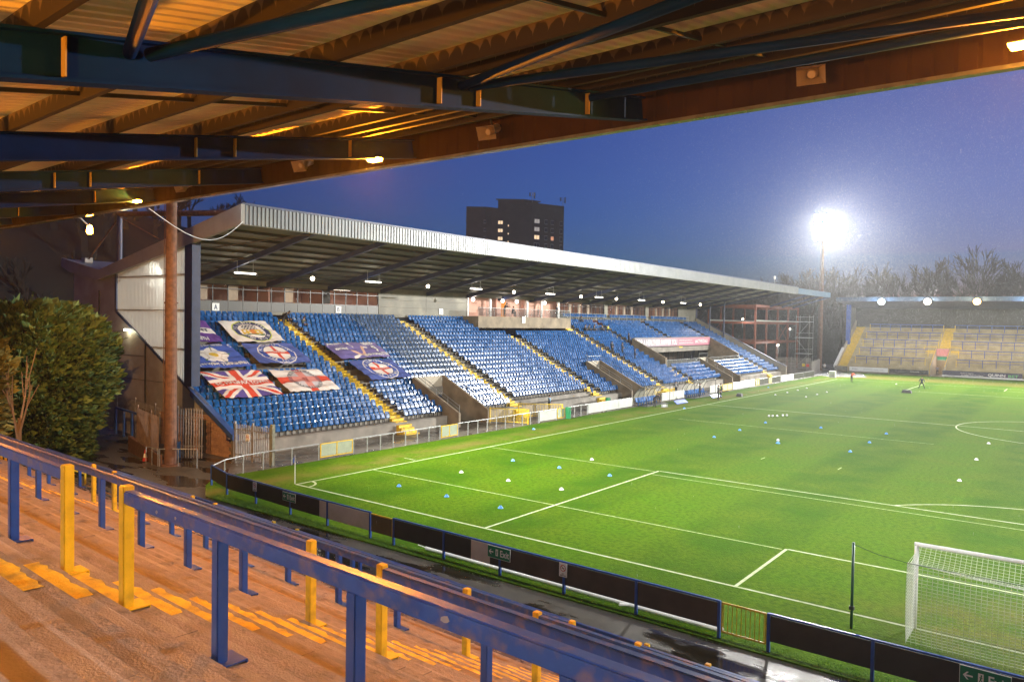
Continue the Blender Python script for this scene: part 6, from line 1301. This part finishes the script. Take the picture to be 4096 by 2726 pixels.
# ------------------------------------------------------------------ tower block
tb = empty('tower_block','dark brick tower block with a few lit windows behind the grandstand','tower block',(-156,178,0)); ax = Vector((0.787,0.617,0)); 
A_ = Vector((-168,169,0)); C_ = Vector((-150.5,182.4,0)); dl = (C_-A_).normalized(); nr = Vector((dl.y,-dl.x,0))
Rr = Vector((-143.0,188.1,0))
M_TOWER = mat('dark_tower_brick',(0.075,0.062,0.06),0.85,var=0.15,scale=0.3)
LT = (C_-A_).length
depth_dir = -nr; rd = (Rr-C_)           # the visible right face turns away from the camera
rdn = Vector((0.35,0.937,0)).normalized(); rlen = 16.5
def tp(s, d): return A_+dl*s+rdn*d
def tsub(nm, mb, m, parent=None): o = ob(nm, mb, m, parent=parent or tb); o.matrix_parent_inverse = Matrix.Translation((156,-178,0)) if parent is None else Matrix.Identity(4); return o
def ppoly(s0,s1,d0,d1,z): return [tuple(tp(s,d)+Vector((0,0,z))) for s,d in ((s0,d0),(s1,d0),(s1,d1),(s0,d1))]
tsub('wall', MB().prism(ppoly(0,LT*0.30,0,13,0),(0,0,47.2)), M_TOWER); tsub('wall', MB().prism(ppoly(LT*0.29,LT*0.66,2.2,12,0),(0,0,46.6)), M_TOWER); tsub('wall', MB().prism(ppoly(LT*0.655,LT,0,13.5,0),(0,0,48.9)), M_TOWER)
tsub('penthouse', MB().prism(ppoly(LT*0.36,LT*0.76,3.2,9,46.6),(0,0,3.2)), M_TOWER); tsub('penthouse_roof', MB().prism(ppoly(LT*0.34,LT*0.78,2.8,9.5,49.8),(0,0,0.4)), M_PANELGREY)
def twin(s, d, z, w_, h_, face, lit, lab=None):
    dv = dl if face == 'L' else rdn; nv_ = (nr if face == 'L' else Vector((rdn.y,-rdn.x,0)))
    p = tp(s,d)+Vector((0,0,z)); a = p-dv*w_/2+nv_*0.06; b = p+dv*w_/2+nv_*0.06
    fm = MB().prism([a,b,b+Vector((0,0,h_)),a+Vector((0,0,h_))],nv_*0.05); o = tsub('window', fm, M_TFRAME)
    for q in range(2):
        a2 = a+dv*(w_*(0.06+0.48*q)); b2 = a2+dv*w_*0.40; m = M_TLIT[lit] if lit else M_TDARK
        tsub('pane', MB().prism([a2+Vector((0,0,h_*0.1)),b2+Vector((0,0,h_*0.1)),b2+Vector((0,0,h_*0.9)),a2+Vector((0,0,h_*0.9))],nv_*0.09), m, o)
M_TFRAME = mat('white_window_frame',(0.35,0.34,0.36),0.5,var=0); M_TDARK = mat('dark_glass',(0.03,0.03,0.05),0.1,var=0); M_TLIT = {1: glow('tower_lit_window',(1.0,0.70,0.42),1.2), 2: glow('tower_dim_window',(0.9,0.40,0.22),0.9), 3: glow('tower_white_window',(0.75,0.68,0.65),0.5)}
for fl in range(5):
    z = 41.8-2.72*fl
    twin(LT*0.44,2.2,z+(-0.3),1.7,1.3,'L',1 if fl < 4 else 0); twin(LT*0.58,2.2,z-1.0,1.2,0.65,'L',1 if fl < 3 else 0); twin(LT*0.285,0.0,z-0.2,0.8,1.1,'L',0)
    for j,(d,w_) in enumerate(((2.2,2.0),(6.0,1.1),(8.6,1.1),(12.3,1.1))): twin(LT,d,z+0.2,w_*1.1,1.6,'R',{(0,1):3,(0,2):1,(2,2):2,(0,0):3}.get((j,fl),0))
tsub('lit_penthouse_window', MB().prism([tp(LT*0.60,3.1)+Vector((0,0,47.0)),tp(LT*0.70,3.1)+Vector((0,0,47.0)),tp(LT*0.70,3.1)+Vector((0,0,48.9)),tp(LT*0.60,3.1)+Vector((0,0,48.9))],nr*0.1), M_TLIT[1])
for s,d,hh in ((LT*0.97,1.0,3.4),(LT*1.0,13.0,3.0)):
    p = tp(s,d)+Vector((0,0,48.9)); tsub('antenna', MB().tube(p,p+Vector((0,0,hh)),0.08,n=6).cbox((p.x+0.6,p.y+0.4,p.z+hh-1.0),(0.35,0.35,2.0)).cbox((p.x-0.7,p.y-0.4,p.z+hh-0.6),(0.35,0.35,1.2)).tube(p+Vector((-0.7,-0.4,hh-1)),p+Vector((0.6,0.4,hh-1)),0.05,n=5), M_GALV)
# ------------------------------------------------------------------ trees and shrubs
def bare_tree(rnd, h=14.0, depth=5, spread=0.5, twig=0.012):
    segs = []
    def grow(p, d, L, r, k):
        n = 2 if k > 1 else 1; q = p
        for i in range(n):
            d2 = (d+Vector((rnd.uniform(-.12,.12),rnd.uniform(-.12,.12),rnd.uniform(-.02,.10)))).normalized(); e = q+d2*L/n; r2 = r*(0.85 if n == 2 else 0.6); segs.append((q,e,r,r2)); q = e; d = d2; r = r2
        if k == 0: return
        for _ in range(3 if k > 2 else 4):
            a = rnd.uniform(0,6.28); t = rnd.uniform(0.35,0.9)*spread*1.6; u = d.orthogonal().normalized(); v = d.cross(u)
            nd = (d+(u*math.cos(a)+v*math.sin(a))*t+Vector((0,0,0.12))).normalized(); st = p+(q-p)*rnd.uniform(0.45,1.0); grow(st, nd, L*rnd.uniform(0.55,0.8), max(twig,r*0.62), k-1)
    grow(Vector((0,0,0)), Vector((0,0,1)), h*0.36, h*0.016, depth); return segs
def tri_tubes(mb, segs, off=Vector(), sc=1.0, rot=0.0, thick=1.0, mat_=0):
    c,s = math.cos(rot),math.sin(rot)
    def X(p): return Vector((off.x+(p.x*c-p.y*s)*sc, off.y+(p.x*s+p.y*c)*sc, off.z+p.z*sc))
    for a,b,r0,r1 in segs: mb.tube(X(a),X(b),r0*sc*thick,r1*sc*thick,3,mat_,False)
M_BARK = mat('bare_bark',(0.045,0.036,0.028),0.9,var=0.3,scale=3); M_FARTWIG = mat('winter_twigs',(0.060,0.052,0.045),0.95,var=0.2,scale=0.3)
TV = [bare_tree(random.Random(11+i), 14, 5, 0.42+0.04*i, 0.02) for i in range(4)]
far_trees = [(-66,161,19),(-61,166,22),(-55,170,24),(-49,174,24.5),(-44,179,24),(-37,184,25.5),(-31,188,26),(-25,195,27),(-21.5,198,30),(-17,202,26),(-11,206,27),(-4,210,28)]
for k,(x,y,h) in enumerate(far_trees):
    segs = TV[k % 4]; top = max(b.z for a,b,_,_ in segs); sc = h/top; cut = 0.07
    tr, cr = MB(), MB(); tri_tubes(tr,[s_ for s_ in segs if s_[2] > cut],Vector(),sc,k*1.1,1.2); tri_tubes(cr,[s_ for s_ in segs if s_[2] <= cut],Vector(),sc,k*1.1,1.8)
    t = empty('bare_tree', f'tall bare winter tree behind the far terrace, {nth(k+1)} from the left in the row', 'tree', (x,y,-0.1), 'bare trees behind the far terrace')
    ob('trunk', tr, M_BARK, parent=t); ob('crown', cr, M_FARTWIG, parent=t)
wood = MB(); rnd = random.Random(5); TS = [bare_tree(random.Random(31+i), 14, 4, 0.46, 0.03) for i in range(4)]
for k in range(110):
    x = rnd.uniform(-95,30); y = 176+(x+75)*0.3+rnd.uniform(0,46); bz_ = max(0,min(1,(y-160-0.25*(x+60))/60.0)); tri_tubes(wood, TS[k % 4], Vector((x,y,bz_*bz_*(3-2*bz_)*14-0.6)), rnd.uniform(0.7,1.05), rnd.uniform(0,6), 2.0)
ob('bare_wood', wood, M_FARTWIG, kind='stuff', label='mass of bare winter woodland behind the far terrace')
hillw = MB()
def hz(x, y):
    d = max(0.0, min(1.0, (-x-85)/110.0)); return d*d*(3-2*d)*(27+9*math.sin(y*0.011+1.3)+3*math.sin(y*0.05))*(1.0 if y < 120 else max(0.15,1-(y-120)/200.0))
for k in range(150):
    x = rnd.uniform(-215,-78); y = rnd.uniform(-30,150); tri_tubes(hillw, TS[k % 4], Vector((x,y,hz(x,y)-0.6)), rnd.uniform(0.7,1.15), rnd.uniform(0,6), 3.0)
ob('hillside_wood', hillw, mat('dark_wood',(0.02,0.018,0.016),0.95,var=0.2), kind='stuff', label='dark wood covering the hillside behind the grandstand')
# big conifer
def conifer(cx, cy, rx, ry, zt, lab, seed, nspray, mats, low=0.0):
    rnd = random.Random(seed); t = empty('conifer_bush', lab, 'bush', (cx,cy,-0.05)); core, fol = MB(), MB()
    ph = [rnd.uniform(0,6.28) for _ in range(6)]
    def rad(a, f):     # f 0..1 height
        prof = (0.80+0.35*f if f < 0.35 else 0.9225) if f < 0.35 else 0.9225+0.08*math.sin((f-0.35)*4.0)
        if f > 0.72: prof *= math.sqrt(max(0.0,1-((f-0.72)/0.30)**2))
        return prof*(1+0.08*math.sin(3*a+ph[0]+4*f)+0.07*math.sin(7*a+ph[1]-9*f)+0.06*math.sin(13*a+17*f+ph[2])+0.04*math.sin(23*a-29*f+ph[3]))
    def S(a, f, k=1.0): r = rad(a,f)*k; return Vector((rx*r*math.cos(a), ry*r*math.sin(a), low+f*(zt-low)))
    n, m = 28, 14
    for j in range(m):
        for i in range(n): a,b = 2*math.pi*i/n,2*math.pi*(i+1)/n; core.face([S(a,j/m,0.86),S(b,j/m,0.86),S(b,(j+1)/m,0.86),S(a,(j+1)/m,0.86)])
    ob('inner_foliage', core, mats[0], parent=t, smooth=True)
    for k in range(nspray):
        a = rnd.uniform(0,6.283); f = rnd.random()**0.85*0.99; p = S(a,f,rnd.uniform(0.84,1.03)); out = Vector((math.cos(a),math.sin(a),0))
        up = 0.35+1.6*max(0,f-0.55)+rnd.uniform(-0.35,0.4); d = (out*rnd.uniform(0.5,1.0)+Vector((rnd.uniform(-.5,.5),rnd.uniform(-.5,.5),up))).normalized(); L = rnd.uniform(0.28,0.75)*(1.5 if f > 0.85 and rnd.random() < 0.3 else 1); sd = d.cross(Vector((rnd.uniform(-1,1),rnd.uniform(-1,1),rnd.uniform(-1,1)))).normalized()*L*rnd.uniform(0.16,0.28)
        tip = p+d*L+Vector((0,0,-0.12*L)); mid = p+d*L*0.5; mi = 0 if rnd.random() < 0.55 else 1
        fol.add([p,mid+sd,tip,mid-sd],[(0,1,2,3)],mi); s2 = d.cross(sd).normalized()*L*0.18
        fol.add([p+d*L*0.2,mid+s2+sd*0.6,tip*0.4+mid*0.6+s2*1.6],[(0,1,2)],mi); fol.add([p+d*L*0.2,mid-s2-sd*0.6,tip*0.4+mid*0.6-s2*1.6],[(0,1,2)],1-mi)
    for k in range(nspray//60):                         # long leading shoots that break the outline
        a = rnd.uniform(0,6.283); f = rnd.uniform(0.55,0.97); p = S(a,f,0.93); out = Vector((math.cos(a),math.sin(a),0)); L = rnd.uniform(0.6,1.3)
        d = (out*rnd.uniform(0.1,0.6)+Vector((rnd.uniform(-.3,.3),rnd.uniform(-.3,.3),1.0))).normalized(); sd = d.orthogonal().normalized()*0.07
        q = p
        for j in range(7):
            q2 = q+d*L/7; d = (d+out*0.08+Vector((0,0,-0.05))).normalized()
            for sg in (-1,1): e = (sd*sg*3.2*(1-j/9)+d*0.10).normalized()*rnd.uniform(0.14,0.26)*(1-j/10); fol.add([q,q+e*0.6+d*0.03,q+e,q2],[(0,1,2,3)],j % 2)
            q = q2
    ob('foliage', fol, mats[1:], parent=t); ob('trunk', MB().tube((0,0,-0.2),(0,0,zt*0.7),0.3,0.1,8), M_BARK, parent=t)
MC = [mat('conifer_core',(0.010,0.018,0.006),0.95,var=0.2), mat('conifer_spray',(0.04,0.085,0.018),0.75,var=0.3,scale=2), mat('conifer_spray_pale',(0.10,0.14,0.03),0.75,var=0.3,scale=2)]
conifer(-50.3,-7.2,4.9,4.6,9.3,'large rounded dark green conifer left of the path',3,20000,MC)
conifer(-44.6,-12.6,2.6,2.6,8.0,'shorter yellow-green shrub at the left edge of the picture',4,6000,[MC[0],mat('shrub_leaf',(0.13,0.11,0.02),0.7,var=0.3,scale=2),mat('shrub_leaf_pale',(0.20,0.16,0.03),0.7,var=0.3,scale=2)])
sp_ = bare_tree(random.Random(77), 10.0, 2, 0.20, 0.012); sm = MB(); tri_tubes(sm,[s_ for s_ in sp_ if s_[2] > 0.05],Vector(),1.0,0.4,0.8); sc_ = MB(); tri_tubes(sc_,[s_ for s_ in sp_ if s_[2] <= 0.05],Vector(),1.0,0.4,1.0)
t = empty('bare_sapling','slender bare sapling in front of the conifer','tree',(-43.0,-9.6,0)); ob('trunk', sm, mat('sapling_bark',(0.20,0.12,0.07),0.8), parent=t); ob('crown', sc_, bpy.data.materials['sapling_bark'], parent=t)
# grass tufts between the barrier and the path
tf = MB(); rnd = random.Random(9)
for k in range(9000):
    x = rnd.uniform(-34,3); yb = -4.45-0.004*(x+34)+rnd.uniform(-0.22,0.55); L = rnd.uniform(0.03,0.085); a = rnd.uniform(0,6.28); lean = Vector((math.cos(a),math.sin(a),0))*L*0.6; w_ = Vector((-math.sin(a),math.cos(a),0))*0.006
    p = Vector((x,yb,-0.05 if yb < -4.6 else 0.0)); tf.face([p-w_,p+w_,p+lean+Vector((0,0,L))])
ob('grass_tufts', tf, mat('tuft_green',(0.06,0.16,0.02),0.8,var=0.4,scale=3), kind='stuff', label='rough grass growing under the barrier behind the goal')
# ------------------------------------------------------------------ rain
rn_ = MB(); rnd = random.Random(21)
def drop(x,y,z,L,w_):
    a = rnd.uniform(0,3.14); c,s_ = math.cos(a)*w_,math.sin(a)*w_; rn_.face([(x-c,y-s_,z),(x+c,y+s_,z),(x+0.05*L,y-0.04*L,z-L)])
for k in range(120000): drop(rnd.uniform(-70,30),rnd.uniform(85,165),rnd.uniform(0.3,58),rnd.uniform(0.10,0.30),rnd.uniform(0.002,0.0045))
for k in range(70000): drop(rnd.gauss(-33,11),rnd.gauss(126,12),max(1,rnd.gauss(19,10)),rnd.uniform(0.10,0.26),rnd.uniform(0.002,0.0045))
for k in range(2500): drop(rnd.uniform(-45,25),rnd.uniform(-8,85),rnd.uniform(0.5,30),rnd.uniform(0.05,0.14),0.0022)
M_RAIN = bpy.data.materials.new('rain_drop'); M_RAIN.use_nodes = True; q_ = M_RAIN.node_tree.nodes; q_.clear(); tr_ = q_.new('ShaderNodeBsdfTranslucent'); df_ = q_.new('ShaderNodeBsdfDiffuse'); mx_ = q_.new('ShaderNodeMixShader'); oo_ = q_.new('ShaderNodeOutputMaterial')
tr_.inputs[0].default_value = (0.8,0.82,0.85,1); df_.inputs[0].default_value = (0.5,0.52,0.55,1); mx_.inputs[0].default_value = 0.6
for a_,b_ in ((tr_.outputs[0],mx_.inputs[2]),(df_.outputs[0],mx_.inputs[1]),(mx_.outputs[0],oo_.inputs[0])): M_RAIN.node_tree.links.new(a_,b_)
ob('rain', rn_, M_RAIN, kind='stuff', label='falling rain lit by the floodlights')
# ------------------------------------------------------------------ rain haze lit by the floodlights
hm = bpy.data.materials.new('rain_haze'); hm.use_nodes = True; n_ = hm.node_tree.nodes; n_.clear(); pv = n_.new('ShaderNodeVolumePrincipled'); mo = n_.new('ShaderNodeOutputMaterial')
pv.inputs['Color'].default_value = (0.86,0.86,0.87,1); pv.inputs['Density'].default_value = HAZE; pv.inputs['Anisotropy'].default_value = 0.65
hm.node_tree.links.new(pv.outputs[0], mo.inputs['Volume'])
ob('haze', MB().box(-345,150,-80,345,-1.5,60), hm, kind='stuff', label='thin rain haze filling the air over the ground')
